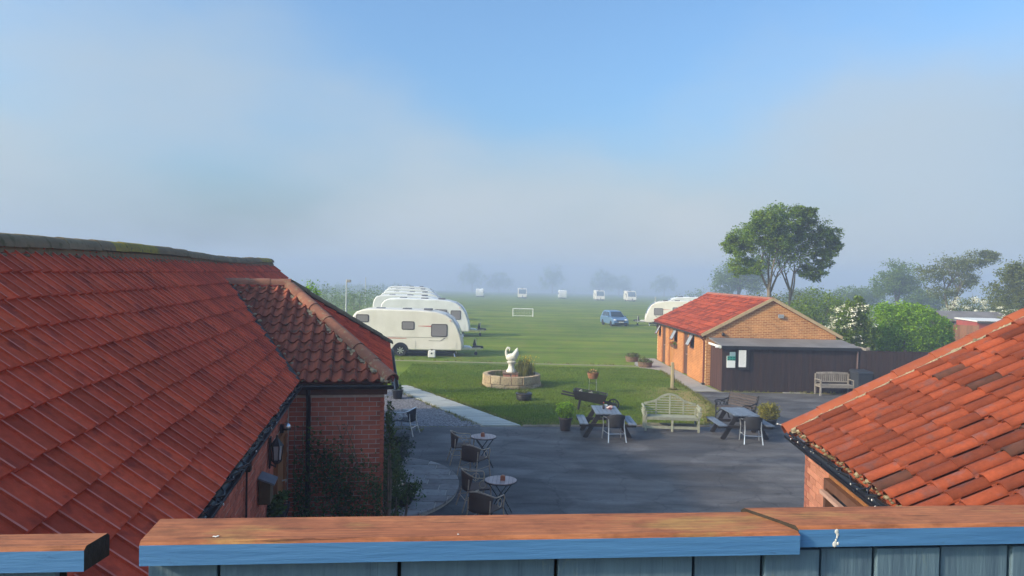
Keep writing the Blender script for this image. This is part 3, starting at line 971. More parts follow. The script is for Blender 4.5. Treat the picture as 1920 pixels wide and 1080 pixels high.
def birdbox():
    t = thing('bird_box', on_lb(-.09,-2.72,1.93), 'brown wooden nest box with grey sloping lid on the brick wall', 'nest box', rz=R(10.05))
    MB().prism([(0,0),(.13,0),(.13,.25),(0,.30)], -.13, .13, 'y').build('box', M_('olive brown wood', (.10,.07,.03), (.07,.05,.022), 8, .8, 0, .2), t)
    MB().prism([(-.005,.305),(.18,.23),(.18,.25),(-.005,.325)], -.16, .16, 'y').build('lid', M_('grey slate lid', (.12,.13,.15), (.17,.18,.20), 8, .6), t)
birdbox()

# ------------------------------------------------------------------ brick building on the right
TH = R(-5.54)
rb = thing('pantiled_building', (3.505, 8.931, 0), 'brick outbuilding with orange clay pantiled roof and black gutter at the right', 'building', rz=TH)
ZR, PR = 2.9, .55
q_ = math.sqrt(1+PR*PR); rs = Vector((1/q_, 0, PR/q_))
WR = 3.3
NY = -6.6
rr_ = MB()
def slab(mb, a, b, c, d, t=.05):
    P = [Vector(p) for p in (a,b,c,d)]; Q = [p-Vector((0,0,t)) for p in P]
    mb.add([tuple(p) for p in P+Q], [(0,1,2,3),(7,6,5,4),(0,4,5,1),(1,5,6,2),(2,6,7,3),(3,7,4,0)])
slab(rr_, (0,NY,ZR-.04), (0,0,ZR-.04), (WR,0,ZR+WR*PR-.04), (WR,NY,ZR+WR*PR-.04))
slab(rr_, (WR,NY,ZR+WR*PR-.04), (WR,0,ZR+WR*PR-.04), (2*WR,0,ZR-.04), (2*WR,NY,ZR-.04))
rroof = rr_.build('roof', m_pantile, rb)
pV, pF = tile_geom(PANTILE, .37, .015, .024)
pme = MB().add(pV, pF).mesh('pantile', m_pantile, True)
PWR = .236
m_gap = M_('soot stained pantile', (.06,.022,.013), (.12,.036,.018), 7, .9, .2, .3)
pme2 = MB().add(pV, pF).mesh('pantile', m_gap, True)
rest = MB(); cnt = 0
lst = []
for j in range(12):
    for i in range(28):
        p = Vector((-.05, -.02 - i*PWR, ZR-.018)) + rs*(j*.303)
        if p.x > WR - .1: continue
        w = rb.location + Matrix.Rotation(TH, 3, 'Z') @ p
        px = 960 + FOCAL*w.x/w.y
        lst.append((0 if px < 1960 else 1, w.length, p, j, i))
lst.sort(key=lambda c: (c[0], c[1]))
for (_, dd, p, j, i) in lst:
    M = frame(p + Vector((0,0,random.uniform(-.006,.008))), (0,-1,0), rs) @ Matrix.Rotation(random.uniform(-.02,.02), 4, 'Z') @ Matrix.Translation((0, random.uniform(-.012,.012), 0))
    if cnt < 300:
        link_mesh('pantile', pme2 if random.random() < .035 else pme, rroof, M); cnt += 1
    else:
        rest.add(pV, pF, M)
if rest.v: tag(rest.build('pantiles', m_pantile, rroof, True), kind='stuff')
# verge capped with half-round tiles bedded in mortar
vg0 = Vector((-.10,.10,ZR-.085)); vg1 = Vector((WR,.10,ZR-.085+(WR+.1)*PR))
cap_line(vg0, vg1, 8, .15, m_ridge_new, rroof, 'verge_tile', over=.012)
fb = MB(); NF = 60
for k in range(NF+1):
    q = vg0.lerp(vg1, k/NF)
    w_ = .065 + .035*math.sin(k*.9) + random.uniform(-.03,.03)
    fb.v += [(q.x, q.y-.10, q.z+.075), (q.x, q.y-.14-w_*.4, q.z+.085+random.uniform(-.008,.008)), (q.x, q.y-.15-w_*.8, q.z+.040), (q.x, q.y-.10, q.z-.02)]
for k in range(NF):
    a_ = 4*k
    fb.f += [(a_,a_+4,a_+5,a_+1),(a_+1,a_+5,a_+6,a_+2),(a_+2,a_+6,a_+7,a_+3)]
fb.build('verge_fillet', m_mortar, rroof, True)
lumps('verge_mortar', [vg0.lerp(vg1, k/150)+Vector((0,-.16+random.uniform(-.03,.02),.075)) for k in range(151)], .020, m_mortar, rroof, 21)
lumps('eave_mortar', [Vector((-.035, -.02-k*PWR-.17, ZR+.0)) for k in range(27)], .03, m_mortar, rroof, 22)
lumps('eave_moss', [Vector((-.05, -.02-k*.09, ZR-.02)) for k in range(70)], .02, m_ridge_moss, rroof, 23)
gutter('gutter', (-.10,NY,ZR-.085), (-.10,.02,ZR-.085), rb, .062)
rwall = MB().box(.10, 2*WR-.1, NY+.2, .0, 0, ZR-.14).build('wall', m_mort2, rb)
MB().prism([(.10,ZR-.14),(2*WR-.1,ZR-.14),(WR,ZR+WR*PR-.2)], NY+.2, -.0, 'y').build('gable', m_brick_pink, rb)
win = (-2.55, -.92, 1.35, 2.56)
rows = brick_rows(None, None, None, -3.0, .0, 1.65, ZR-.15, [win])
quoin = [r for r in rows if r[0] > -.115]
place_bricks([r for r in rows if r[0] <= -.115], (.10,0,0), (0,1,0), (-1,0,0), m_brick_pink, rwall, .008)
place_bricks(quoin, (.10,0,0), (0,1,0), (-1,0,0), m_brick_dark, rwall, .011)
rows = brick_rows(None, None, None, NY+.2, .0, 0.0, 1.63)
merge_bricks(rows, (.10,0,0), (0,1,0), (-1,0,0), m_brick_pink, rwall, .008)
rows = brick_rows(None, None, None, NY+.2, -3.01, 1.65, ZR-.15)
merge_bricks(rows, (.10,0,0), (0,1,0), (-1,0,0), m_brick_pink, rwall, .008, 'near_brickwork')
MB().box(.075,.115,win[0],win[1],win[3],win[3]+.10).build('lintel', m_doorwood, rb)
wf = MB().box(.02,.12,win[1]-.07,win[1],win[2],win[3]-.002).box(.02,.12,win[0],win[0]+.07,win[2],win[3]-.002).box(.02,.12,win[0]+.07,win[1]-.07,win[3]-.09,win[3]-.002).box(.02,.12,win[0]+.07,win[1]-.07,win[2],win[2]+.08).box(.03,.12,-1.77,-1.70,win[2]+.08,win[3]-.09).build('window', m_woodbrown, rb)
MB().box(.094,.099,win[0]+.06,win[1]-.06,win[2]+.07,win[3]-.08).build('pane', glass_mat('dark window glass', (.02,.022,.025)), wf)
MB().box(-.02,.03,win[0],win[1],win[3]-.17,win[3]-.13).build('drip_bar', M_('pale pinkish bar', (.45,.28,.22), None, 5, .6), wf)
def on_rb(x, y, z):
    p = Matrix.Rotation(TH, 3, 'Z') @ Vector((x, y, z)); return Vector((p.x+3.505, p.y+8.931, p.z))
string_lights('string_lights', [on_rb(-.10,NY,ZR-.06), on_rb(-.10,.0,ZR-.06)], 'fairy light cable tangled along the gutter of the orange pantiled roof', .075, 6)
tb = thing('tap_bracket', on_rb(-.22,.1,ZR+.02), 'tiny white bracket at the end of the right building gutter', 'bracket')
MB().tube([(.09,.0,-.02),(.04,0,.0),(.0,0,.01)], .004, 6).build('arm', m_white, tb, True)
MB().ball((0,0,.01), .010, 8, 6).build('clip', m_white, tb, True)

# ------------------------------------------------------------------ deck and fence in the foreground
def cap_wood():
    m, n, l, b = nt('worn orange cap wood')
    v = stretch(n, l, 1.4, 4.5, 4.5)
    c = ramp(n, l, noise(n, l, 3.4, 8, v, .72), [(.3, (.26,.080,.032)), (.5, (.38,.125,.048)), (.7, (.47,.175,.068))])
    y = ramp(n, l, noise(n, l, 2.6, 5, stretch(n, l, 1.0, 3, 3), .7), [(.58, (0,0,0)), (.70, (.55,.55,.55))])
    c = mixc(n, l, y, c, (.42,.27,.075))
    gr = ramp(n, l, noise(n, l, 9, 6, stretch(n, l, 1, 26, 26)), [(.35, (.72,.72,.72)), (.65, (1.15,1.15,1.15))])
    c = mixc(n, l, 1.0, c, gr, 'MULTIPLY')
    ck = ramp(n, l, noise(n, l, 3.0, 7, stretch(n, l, 1, 34, 34), .7), [(.60, (1,1,1)), (.66, (.34,.30,.28))])
    c = mixc(n, l, 1.0, c, ck, 'MULTIPLY')
    vk = n.new('ShaderNodeTexVoronoi'); vk.inputs['Scale'].default_value = 3.6; l.new(stretch(n, l, 1, 2.2, 2.2), vk.inputs['Vector'])
    kn = ramp(n, l, vk.outputs['Distance'], [(.03, (.30,.24,.22)), (.10, (1,1,1))])
    c = mixc(n, l, 1.0, c, kn, 'MULTIPLY')
    dirt = ramp(n, l, noise(n, l, 14, 6, stretch(n, l, 1, 1.6, 1.6), .7), [(.34, (.62,.60,.58)), (.55, (1,1,1))])
    c = mixc(n, l, 1.0, c, dirt, 'MULTIPLY')
    l.new(c, b.inputs['Base Color']); b.inputs['Roughness'].default_value = .75
    bump(n, l, b, noise(n, l, 9, 6, stretch(n, l, 1, 26, 26)), .6, .005)
    return m
def blue_paint(name, c1, c2, c3, horiz=True):
    m, n, l, b = nt(name)
    v = stretch(n, l, *((1.2, 14, 14) if horiz else (14, 14, 1.2)))
    c = ramp(n, l, noise(n, l, 2.5, 6, v, .6), [(.32, c1), (.66, c2)])
    wr_ = ramp(n, l, noise(n, l, 7, 8, stretch(n, l, *((1, 2.6, 2.6) if horiz else (2.6, 2.6, 1))), .75), [(.60, (0,0,0)), (.68, (1,1,1))])
    c = mixc(n, l, wr_, c, c3)
    fk = ramp(n, l, noise(n, l, 16, 8, stretch(n, l, *((.7, 2, 2) if horiz else (2, 2, .7))), .8), [(.66, (0,0,0)), (.70, (1,1,1))])
    c = mixc(n, l, fk, c, (.17,.15,.12))
    ln = ramp(n, l, noise(n, l, 3, 7, stretch(n, l, *((1, 40, 40) if horiz else (40, 40, 1))), .7), [(.60, (1,1,1)), (.68, (.55,.55,.58))])
    c = mixc(n, l, 1.0, c, ln, 'MULTIPLY')
    l.new(c, b.inputs['Base Color']); b.inputs['Roughness'].default_value = .65
    bump(n, l, b, noise(n, l, 6, 6, v), .6, .004)
    return m
m_cap = cap_wood()
m_blue = blue_paint('blue fence paint', (.052,.17,.36), (.075,.215,.42), (.045,.125,.26))
m_board = blue_paint('weathered blue board', (.075,.125,.175), (.115,.185,.235), (.15,.20,.20), False)
m_endgrain_gapshade = M_('dark end grain and gap shade', (.02,.015,.011), (.045,.03,.02), 20, .9, 0, .5, 60)

tag(MB().box(-3.2, 3.2, -3.0, 1.30, 3.02, 3.12).build('deck_floor', M_('grey deck boards', (.16,.14,.12), (.11,.10,.085), 5, .85, 0, .3, 30, vec=(1,6,1))), kind='structure')
FA = math.atan2(.114, 1.13)
fence = thing('deck_fence', (-.60, 1.20, 3.12), 'blue painted deck fence with orange capping rail in the foreground', 'fence', rz=FA)
TOP = 4.25 - 3.12
def cap_piece(x0, x1, y0, y1, z1, th, e0=0.0, e1=0.0, tilt=0.0):
    """capping rail: worn wood top, blue front; ends may be cut at an angle"""
    c = MB(); ch = .006
    prof = [(y0,z1-th),(y0,z1-ch),(y0+ch,z1),(y1-ch,z1),(y1,z1-ch),(y1,z1-th)]
    n = len(prof)
    vs = [(x0 + e0*(p[0]-y0)/(y1-y0), p[0], p[1]) for p in prof] + [(x1 + e1*(p[0]-y0)/(y1-y0), p[0], p[1]) for p in prof]
    me = bpy.data.meshes.new('cap_rail')
    fs = [tuple(range(n)), tuple(range(2*n-1, n-1, -1))] + [(i, i+n, (i+1) % n + n, (i+1) % n) for i in range(n)]
    me.from_pydata(vs, [], fs)
    bm = bmesh.new(); bm.from_mesh(me); bmesh.ops.recalc_face_normals(bm, faces=bm.faces); bm.to_mesh(me); bm.free()
    for m in (m_cap, m_blue, m_endgrain_gapshade): me.materials.append(m)
    for p in me.polygons:
        p.material_index = 0 if p.normal.z > .3 else (2 if abs(p.normal.x) > .6 else 1)
    return link_mesh('cap_rail', me, fence, Matrix.Rotation(tilt, 4, 'Y'))
cap_piece(0.0, 1.13, 0, .120, TOP, .040, -.008, -.04)
cap_piece(1.133, 2.9, .012, .126, TOP+.006, .038, -.06, 0)
cap_piece(-2.0, -.082, -.008, .062, TOP-.004, .040, 0, .01, .0)
# vertical boards below the rail
edges = [(0.0,.118),(.118,.42),(.42,.695),(.695,.945),(.945,1.075),(1.075,1.185),(1.185,1.29),(1.29,1.42),(1.42,1.56),(1.56,1.84),(1.84,1.98),(1.98,2.26),(2.26,2.4),(2.4,2.66),(2.66,2.88)]
for i, (a, b) in enumerate(edges):
    off = .0 if i % 2 else .005
    MB().box(a+.003, b-.003, .026+off, .044+off, 0, TOP-.042).build('board', m_board, fence, bevel=.002)
for i, (a, b) in enumerate([(-2.0,-1.75),(-1.75,-1.5),(-1.5,-1.25),(-1.25,-1.0),(-1.0,-.72),(-.72,-.42),(-.42,-.14)]):
    off = .0 if i % 2 else .010
    MB().box(a+.003, b-.003, .020+off, .034+off, 0, TOP-.048).build('board', m_board, fence, bevel=.002)
for x0, x1 in ((-2.0,-.14),(0.0,2.88)):
    MB().box(x0, x1, .058 if x0 < 0 else .0575, .062 if x0 < 0 else .066, TOP-.30, TOP-.05).build('rail', m_endgrain_gapshade, fence)  # dark strip added behind the boards so the gaps read as shade
for x in (-1.9, -.2, .06, 1.2, 2.8):
    MB().box(x-.03, x+.03, .067, .085 if x < 0 else .115, -.3, TOP-.10).build('post', m_board, fence)
def droppings():
    md = M_('dried bird dropping', (.78,.76,.70), (.55,.54,.50), 30, .9)
    def spot(x, y, z, r, label):
        mb = MB()
        for k in range(5):
            mb.ball((x+random.uniform(-r,r)*.6, y+random.uniform(-r,r)*.5, z), (r*random.uniform(.25,.6), r*random.uniform(.2,.5), r*.10), 7, 4)
        o = mb.build('bird_dropping', md, fence, True)
        return o
    spot(.115, .018, TOP+.001, .006, '')
    spot(.52, .012, TOP+.001, .0035, '')
    mb = MB()
    for k, (dx, dz_, r) in enumerate([(0,-.008,.006),(.002,-.014,.0045),(.001,-.019,.003),(-.001,-.024,.0035),(-.003,-.031,.007),(.003,-.030,.004)]):
        mb.ball((1.205+dx, .0118, TOP+.004+dz_), (r*.65, .0007, r*.8), 8, 5)
    mb.build('bird_dropping', md, fence, True)
droppings()

# ------------------------------------------------------------------ small brick amenity block
AB = R(1.24)
W, LN = 5.75, 9.75
ab = thing('amenity_block', (8.57, 32.42, 0), 'small orange brick block with red gabled roof beyond the courtyard', 'building', rz=AB)
EZ, AZ = 2.33, 3.84
OB1, OB2, OMO = (.36,.13,.042), (.54,.225,.07), (.66,.44,.22)
m_obx = brick_mat('orange brick gable', 'X', OB1, OB2, OMO)
m_oby = brick_mat('orange brick side', 'Y', (.40,.135,.036), (.49,.18,.05), (.58,.34,.14))
MB().prism([(0,0),(W,0),(W,EZ),(W/2,AZ-.06),(0,EZ)], 0, .11, 'y').build('gable', m_obx, ab)
MB().prism([(0.0,0),(W,0),(W,EZ),(W/2,AZ-.06),(0,EZ)], LN-.11, LN, 'y').build('gable', m_obx, ab)
# side wall with door and window openings: piers, spandrels and lintel
ops = [(1.95,2.65,1.42,2.12),(3.1,3.95,.02,2.08),(5.1,5.8,1.42,2.12),(5.95,6.95,.02,2.08),(7.75,8.6,.02,2.08),(8.85,9.35,1.42,2.08)]
sw = MB(); cur = .112
for (a, b, z0, z1) in ops:
    sw.box(0, .11, cur, a, 0, EZ)
    if z0 > .1: sw.box(0, .11, a, b, 0, z0)
    sw.box(0, .11, a, b, z1, EZ)
    cur = b
sw.box(0, .11, cur, LN-.112, 0, EZ)
sw.build('side_wall', m_oby, ab)
MB().box(W-.11, W, .112, LN-.112, 0, EZ).build('side_wall', m_oby, ab)
MB().box(.13, W-.13, .13, LN-.13, .0, .02).build('floor', m_conc, ab)
md1 = M_('dark brown door', (.12,.05,.028), (.08,.035,.02), 6, .5, vec=(3,3,.4))
md2 = M_('orange pine door', (.46,.19,.045), (.36,.14,.035), 6, .5, vec=(3,3,.4))
for (a, b, z0, z1), dm in ((ops[1], md1), (ops[3], md2), (ops[4], md1)):
    d = MB().box(.05, .09, a+.06, b-.06, .03, z1-.06).build('door', dm, ab)
    MB().box(.03, .10, a, a+.06, z0, z1).box(.03, .10, b-.06, b, z0, z1).box(.03, .10, a+.06, b-.06, z1-.06, z1).build('door_frame', M_('door frame', (.30,.12,.05), None, 5, .6), d)
    MB().tube([(.05,a+.14,1.02),(.0,a+.14,1.02),(.0,a+.24,1.02)], .012, 6).build('handle', m_alu, d, True)
m_pane = glass_mat('pale reflecting pane', (.30,.31,.33), .12)
for (a, b, z0, z1) in (ops[0], ops[2], ops[5]):
    w = MB().box(.03,.09,a,a+.05,z0,z1).box(.03,.09,b-.05,b,z0,z1).box(.03,.09,a+.05,b-.05,z0,z0+.05).box(.03,.09,a+.05,b-.05,z1-.05,z1).build('window', m_woodbrown, ab)
    MB().box(-.02,.02,a-.03,b+.03,z0-.05,z0-.003).build('sill', m_brick_dark, w)
    T = Matrix.Translation((.0, 0, z1-.04)) @ Matrix.Rotation(R(26), 4, 'Y')
    h = z1-z0-.08
    MB().box(-.02,.012,a+.02,a+.07,-h,0,T).box(-.02,.012,b-.07,b-.02,-h,0,T).box(-.02,.012,a+.07,b-.07,-h,-h+.05,T).box(-.02,.012,a+.07,b-.07,-.05,0,T).build('sash', m_woodbrown, w)
    MB().box(-.008,-.002,a+.06,b-.06,-h+.04,-.04,T).build('pane', m_pane, w)
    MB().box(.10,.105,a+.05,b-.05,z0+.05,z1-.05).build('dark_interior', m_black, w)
# roof of interlocking red tiles
m_redroof = M_('bright red roof tile', (.34,.062,.022), (.25,.042,.017), 1.6, .8, .42, .2, 40, c3=(.16,.030,.016), fine=.15, spec=.2)
ss = Vector((W/2+.22, 0, AZ-EZ+.115)).normalized()
rf = MB()
o0 = Vector((-.22, -.09, EZ-.115)); slope = math.hypot(W/2+.22, AZ-EZ+.115)
slab(rf, (-.22,-.08,EZ-.13), (-.22,LN+.08,EZ-.13), (W/2,LN+.08,AZ-.03), (W/2,-.08,AZ-.03), .06)
slab(rf, (W/2,-.08,AZ-.03), (W/2,LN+.08,AZ-.03), (W+.22,LN+.08,EZ-.13), (W+.22,-.08,EZ-.13), .06)
aroof = rf.build('roof', m_redroof, ab)
arow = MB(); nr_, nc_ = 11, 32
prof2 = [(0,0),(.02,.012),(.10,.004),(.15,.018),(.19,.026),(.24,.018),(.28,.004),(.312,.0)]
aV, aF = tile_geom(prof2, slope/nr_+.05, .02, .036)
for j in range(nr_):
    for i in range(nc_):
        p = o0 + Vector((0, LN+.18-(i+0)*.3105, .022)) + ss*(j*slope/nr_)
        arow.add(aV, aF, frame(p + Vector((0,0,random.uniform(-.004,.004))), (0,-1,0), ss))
tag(arow.build('roof_tiles', m_redroof, aroof, True), kind='stuff')
for i in range(21):
    half_tube((W/2, -.09+i*.472, AZ+.01), (W/2, -.09+(i+1)*.472+.02, AZ+.01), .12, .015, drop=.05).build('ridge_tile', M_('dusty pink ridge', (.30,.11,.07), None, 5, .8) if i == 0 else bpy.data.materials['dusty pink ridge'], aroof, True)
# pale verge boards
m_verge = M_('buff verge mortar', (.46,.34,.19), (.38,.27,.15), 8, .9, 0, .3)
for sx in (0, 1):
    e = Vector((-.24 if sx == 0 else W+.24, -.085, EZ-.135)); a = Vector((W/2, -.085, AZ+.01))
    MB().bar(e, a, .05, .13).build('verge', m_verge, ab)
gutter('gutter', (-.27,-.05,EZ-.16), (-.27,LN+.05,EZ-.16), ab, .055)
MB().tube([(-.25,.12,EZ-.18),(-.06,.12,EZ-.4),(-.06,.12,.08)], .038, 8).build('downpipe', M_('brown downpipe', (.16,.05,.03), None, 5, .5), ab, True)
MB().box(-.12,.0,.04,.22,0,.10).build('drain_cover', m_black, ab)
fl = MB().box(W/2+.25,W/2+.5,-.10,-.04,3.02,3.18).build('floodlight', m_alu, ab, bevel=.01)
MB().box(W/2+.27,W/2+.48,-.106,-.101,3.04,3.15).build('lens', glass_mat('floodlight lens', (.3,.31,.33)), fl)
MB().ball((.72,-.06,2.26), .08, 10, 8).build('alarm_bell', m_black, ab, True)
MB().ball((-.08,9.45,1.95), (.07,.07,.13), 8, 6).build('wall_lamp', m_black, ab, True)

# window box with trailing plants under the middle window
def leaf_cloud(centres, size, r=None, flat=0.4, aspect=.6):
    c = np.asarray(centres, float); n_ = len(c)
    r = r or rng
    nrm = r.normal(0, 1, (n_, 3)); nrm[:,2] = np.abs(nrm[:,2]) + flat
    nrm /= np.linalg.norm(nrm, axis=1)[:,None]
    t = r.normal(0, 1, (n_, 3)); t -= nrm*(t*nrm).sum(1)[:,None]; t /= np.linalg.norm(t, axis=1)[:,None]
    b = np.cross(nrm, t)
    s = size * r.uniform(.6, 1.3, (n_, 1))
    V = np.empty((n_, 4, 3))
    V[:,0] = c - t*s*.5; V[:,1] = c + b*s*.5*aspect; V[:,2] = c + t*s*.5; V[:,3] = c - b*s*.5*aspect
    return V.reshape(-1,3), np.arange(n_*4).reshape(-1,4)
def blob_points(blobs, per, clumps=26, spread=.16, shell=.75, r=None):
    """leaf positions in clumps near the skin of ellipsoids: blobs = (centre, radii)"""
    r = r or rng
    out = []
    for (c, rad) in blobs:
        c, rad = np.array(c, float), np.array(rad, float)
        d = r.normal(0, 1, (clumps, 3)); d /= np.linalg.norm(d, axis=1)[:,None]
        q = c + d*rad*(shell + (1-shell)*r.uniform(-1, 1, (clumps,1)))
        k = r.integers(0, clumps, per)
        out.append(q[k] + r.normal(0, 1, (per,3))*spread*rad)
    return np.concatenate(out)
def leaves(name, pts, size, m, parent, flat=.4, aspect=.6):
    V, F = leaf_cloud(pts, size, flat=flat, aspect=aspect)
    return np_mesh(name, V, F, m, parent)
wb = thing('window_box', ab.matrix_basis @ Vector((-.12, 5.45, 1.12)), 'wicker window box of red flowers on the orange brick wall', 'planter', rz=AB)
MB().prism([(-.05,.0),(.10,.0),(.11,.16),(-.09,.16)], -.38, .38, 'y').build('trough', M_('wicker', (.16,.09,.05), (.09,.05,.03), 40, .9, 0, .5), wb)
leaves('foliage', blob_points([((0,-.2,.2),(.12,.2,.1)),((0,.2,.2),(.12,.2,.1))], 300, 12), .06, m_leaf_mid, wb)
leaves('flowers', blob_points([((-.05,0,.22),(.12,.35,.1))], 70, 12), .05, M_('red petal', (.45,.03,.03), None, 5, .7), wb)

# ------------------------------------------------------------------ dark boarded lean-to and fences
m_shed = M_('dark brown boarding', (.020,.0095,.007), (.034,.016,.011), 4, .75, .18, .25, 30, vec=(2,2,.2))
m_shed2 = M_('red brown boarding', (.075,.028,.018), (.055,.021,.014), 4, .75, .15, .25, 30, vec=(2,2,.2))
m_felt = M_('grey roofing felt', (.14,.125,.115), (.21,.195,.185), 1.2, .75, 0, .4, 40)
sh = thing('lean_to_store', (8.78, 30.66, 0), 'dark brown boarded lean-to store with flat felt roof against the brick gable', 'store', rz=R(1.6))
SW, SD = 5.7, 1.62
core = MB().box(.03, SW-.03, .03, SD, 0, 1.86).build('core', m_shed, sh)
for i in range(39):
    x = i*SW/39
    MB().box(x+.004, x+SW/39-.004, -.004 if i % 2 else .004, .026, .03, 1.84).build('board', m_shed, sh)
for i in range(12):
    yy = .03 + i*(SD-.04)/12
    MB().box(.0 if i % 2 else .006, .026, yy+.004, yy+(SD-.04)/12-.004, .03, 1.87).build('board', m_shed2, sh)
rfm = MB(); slab(rfm, (-.08,-.12,1.93), (-.08,SD+.0,2.12), (SW+.08,SD+.0,2.12), (SW+.08,-.12,1.93), .05)
rfm.build('roof', m_felt, sh)
MB().box(-.07,SW+.07,-.15,-.122,1.80,1.925).build('fascia', m_black, sh)
MB().box(-.105,-.082,-.14,SD,1.83,1.92).build('fascia', m_white, sh)
MB().tube([(SW-.02,-.06,1.9),(SW-.02,-.06,0)], .035, 8).build('downpipe', M_('grey brown pipe', (.14,.09,.08), None, 5, .5), sh, True)
MB().box(SW*.45,SW*.45+.9,-.14,-.03,.0,.03).build('threshold', m_conc, sh)
nb = thing('notice_board', at(1393,673,30.58), 'black framed notice board with a white sheet on the dark store', 'notice board', rz=R(-.6))
MB().box(-.20,.26,.01,.09,-.46,.42).build('frame', m_black, nb, bevel=.01)
MB().box(-.17,.13,-.006,.008,-.34,.36).build('sheet', M_('white notice paper', (.74,.75,.73), None, 5, .7), nb)
pl_ = MB()
for k in range(12):
    pl_.box(-.14, .10 - (k % 3)*.03, -.0085, -.0065, .30-k*.05, .308-k*.05)
pl_.build('print', M_('faint grey print', (.45,.46,.46), None, 5, .8), nb)
po = thing('poster', at(1371,675,30.60), 'green and white poster on the dark store beside the notice board', 'poster', rz=R(-.6))
MB().box(-.17,.17,.0,.06,-.32,.16).build('sheet', M_('white poster paper', (.70,.72,.70), None, 5, .7), po)
MB().box(-.17,.17,-.004,-.001,-.02,.16).build('green_panel', M_('green print', (.02,.25,.19), None, 5, .7), po)
MB().box(-.05,.17,.0,.06,.163,.33).build('upper_sheet', M_('grey green print', (.22,.33,.36), None, 5, .7), po)
dots = MB()
for i in range(3):
    for j in range(2):
        dots.lathe([(.026,0),(.026,.003)], 10, M=Matrix.Translation((-.11+i*.11, -.0045, .025+j*.085)) @ Matrix.Rotation(R(90), 4, 'X'))
dots.build('dots', M_('dark print', (.01,.03,.05), None, 5, .7), po)
lamp = thing('bulkhead_lamp', at(1349,650,30.55), 'small white lamp at the corner of the store roof', 'lamp')
MB().box(-.16,.0,.0,.07,-.05,.0).build('housing', m_white, lamp, bevel=.01)
MB().box(.002,.06,.0,.06,-.07,.03).build('bracket', m_alu, lamp)

def board_fence(name, p0, p1, h, label, m, bw=.145, cap=True):
    p0, p1 = Vector(p0), Vector(p1)
    L = (p1-p0).length; a = math.atan2(p1.y-p0.y, p1.x-p0.x)
    t = thing(name, p0, label, 'fence', rz=a)
    n = max(1, int(L/bw))
    bme = MB().box(.004, L/n-.004, 0, .02, .03, h).mesh('board', m)
    for i in range(n):
        link_mesh('board', bme, t, Matrix.Translation((i*L/n, .006 if i % 2 else 0, random.uniform(-.012,.012))))
    MB().box(0, L, .027, .07, .3, .38).build('rail', m, t)
    MB().box(0, L, .027, .07, h-.35, h-.27).build('rail', m, t)
    for k in range(int(L/1.83)+2):
        x = min(k*1.83, L-.1)
        MB().box(x, x+.1, .071, .17, 0, h+.04).build('post', m, t)
    return t
board_fence('timber_fence', (14.56,30.72,0), (20.5,30.5,0), 1.83, 'dark brown close boarded fence beside the wheelie bin', m_shed)
board_fence('timber_fence', (15.0,36.2,0), (14.9,30.98,0), 1.9, 'weathered fence running back beside the brick gable', m_greywood)

# ------------------------------------------------------------------ outdoor furniture
def lutyens():
    t = thing('garden_bench', (4.98, 22.72, 0), 'pale lichen coloured garden bench with high arched slatted back', 'bench', rz=R(-3))
    m = m_lichenwood
    hw = .80
    mb = MB()
    for i in range(4): MB().box(-hw+.04, hw-.04, -.26+i*.125, -.26+i*.125+.11, .42, .445).build('seat_slat', m, t)
    MB().box(-hw, hw, -.30, -.265, .36, .44).build('apron', m, t)
    for x in (-hw, 0, hw): MB().box(x-.03, x+.03, -.30, -.24, 0, .42 if x == 0 else .62).build('leg', m, t)
    for x in (-hw, hw): MB().box(x-.03, x+.03, .22, .28, 0, .66).build('leg', m, t)
    MB().box(-hw+.03, hw-.03, -.285, -.25, .09, .17).build('stretcher', m, t)
    MB().box(-hw+.03, hw-.03, .235, .265, .10, .16).build('stretcher', m, t)
    def top(x):
        x = abs(x)
        return 1.06 - 1.1*x*x if x < .42 else (.866 - (x-.42)*.30 if x < .72 else .776 - (x-.72)*.1)
    pts = [(x, .27, top(x)) for x in np.linspace(-hw, hw, 33)]
    ar = MB()
    for a, b in zip(pts[:-1], pts[1:]): ar.bar(a, b, .035, .06)
    ar.build('top_rail', m, t)
    for x in (-.42, -.0, .42):
        MB().box(x-.022, x+.022, .25, .285, .445, top(x)-.02).build('back_post', m, t)
    for k in range(7):
        z = .50 + k*.075
        xs_ = [x for x in np.linspace(-hw, hw, 161) if top(x) > z+.03]
        if xs_: MB().box(min(xs_)+.0, max(xs_), .258, .276, z-.014, z+.014).build('back_slat', m, t)
    for s in (-1, 1):
        x = s*hw
        for k in range(5):        # stacked horizontal arm slats, rolled outwards
            MB().bar((x+s*.03*(1+math.sin(k*.8)), -.31, .46+k*.055), (x+s*.03*(1+math.sin(k*.8)), .25, .46+k*.055), .05, .026).build('arm_slat', m, t)
        MB().tube([(x+s*.05, -.31, .72), (x+s*.05, .25, .74)], .035, 8).build('arm_roll', m, t, True)
lutyens()

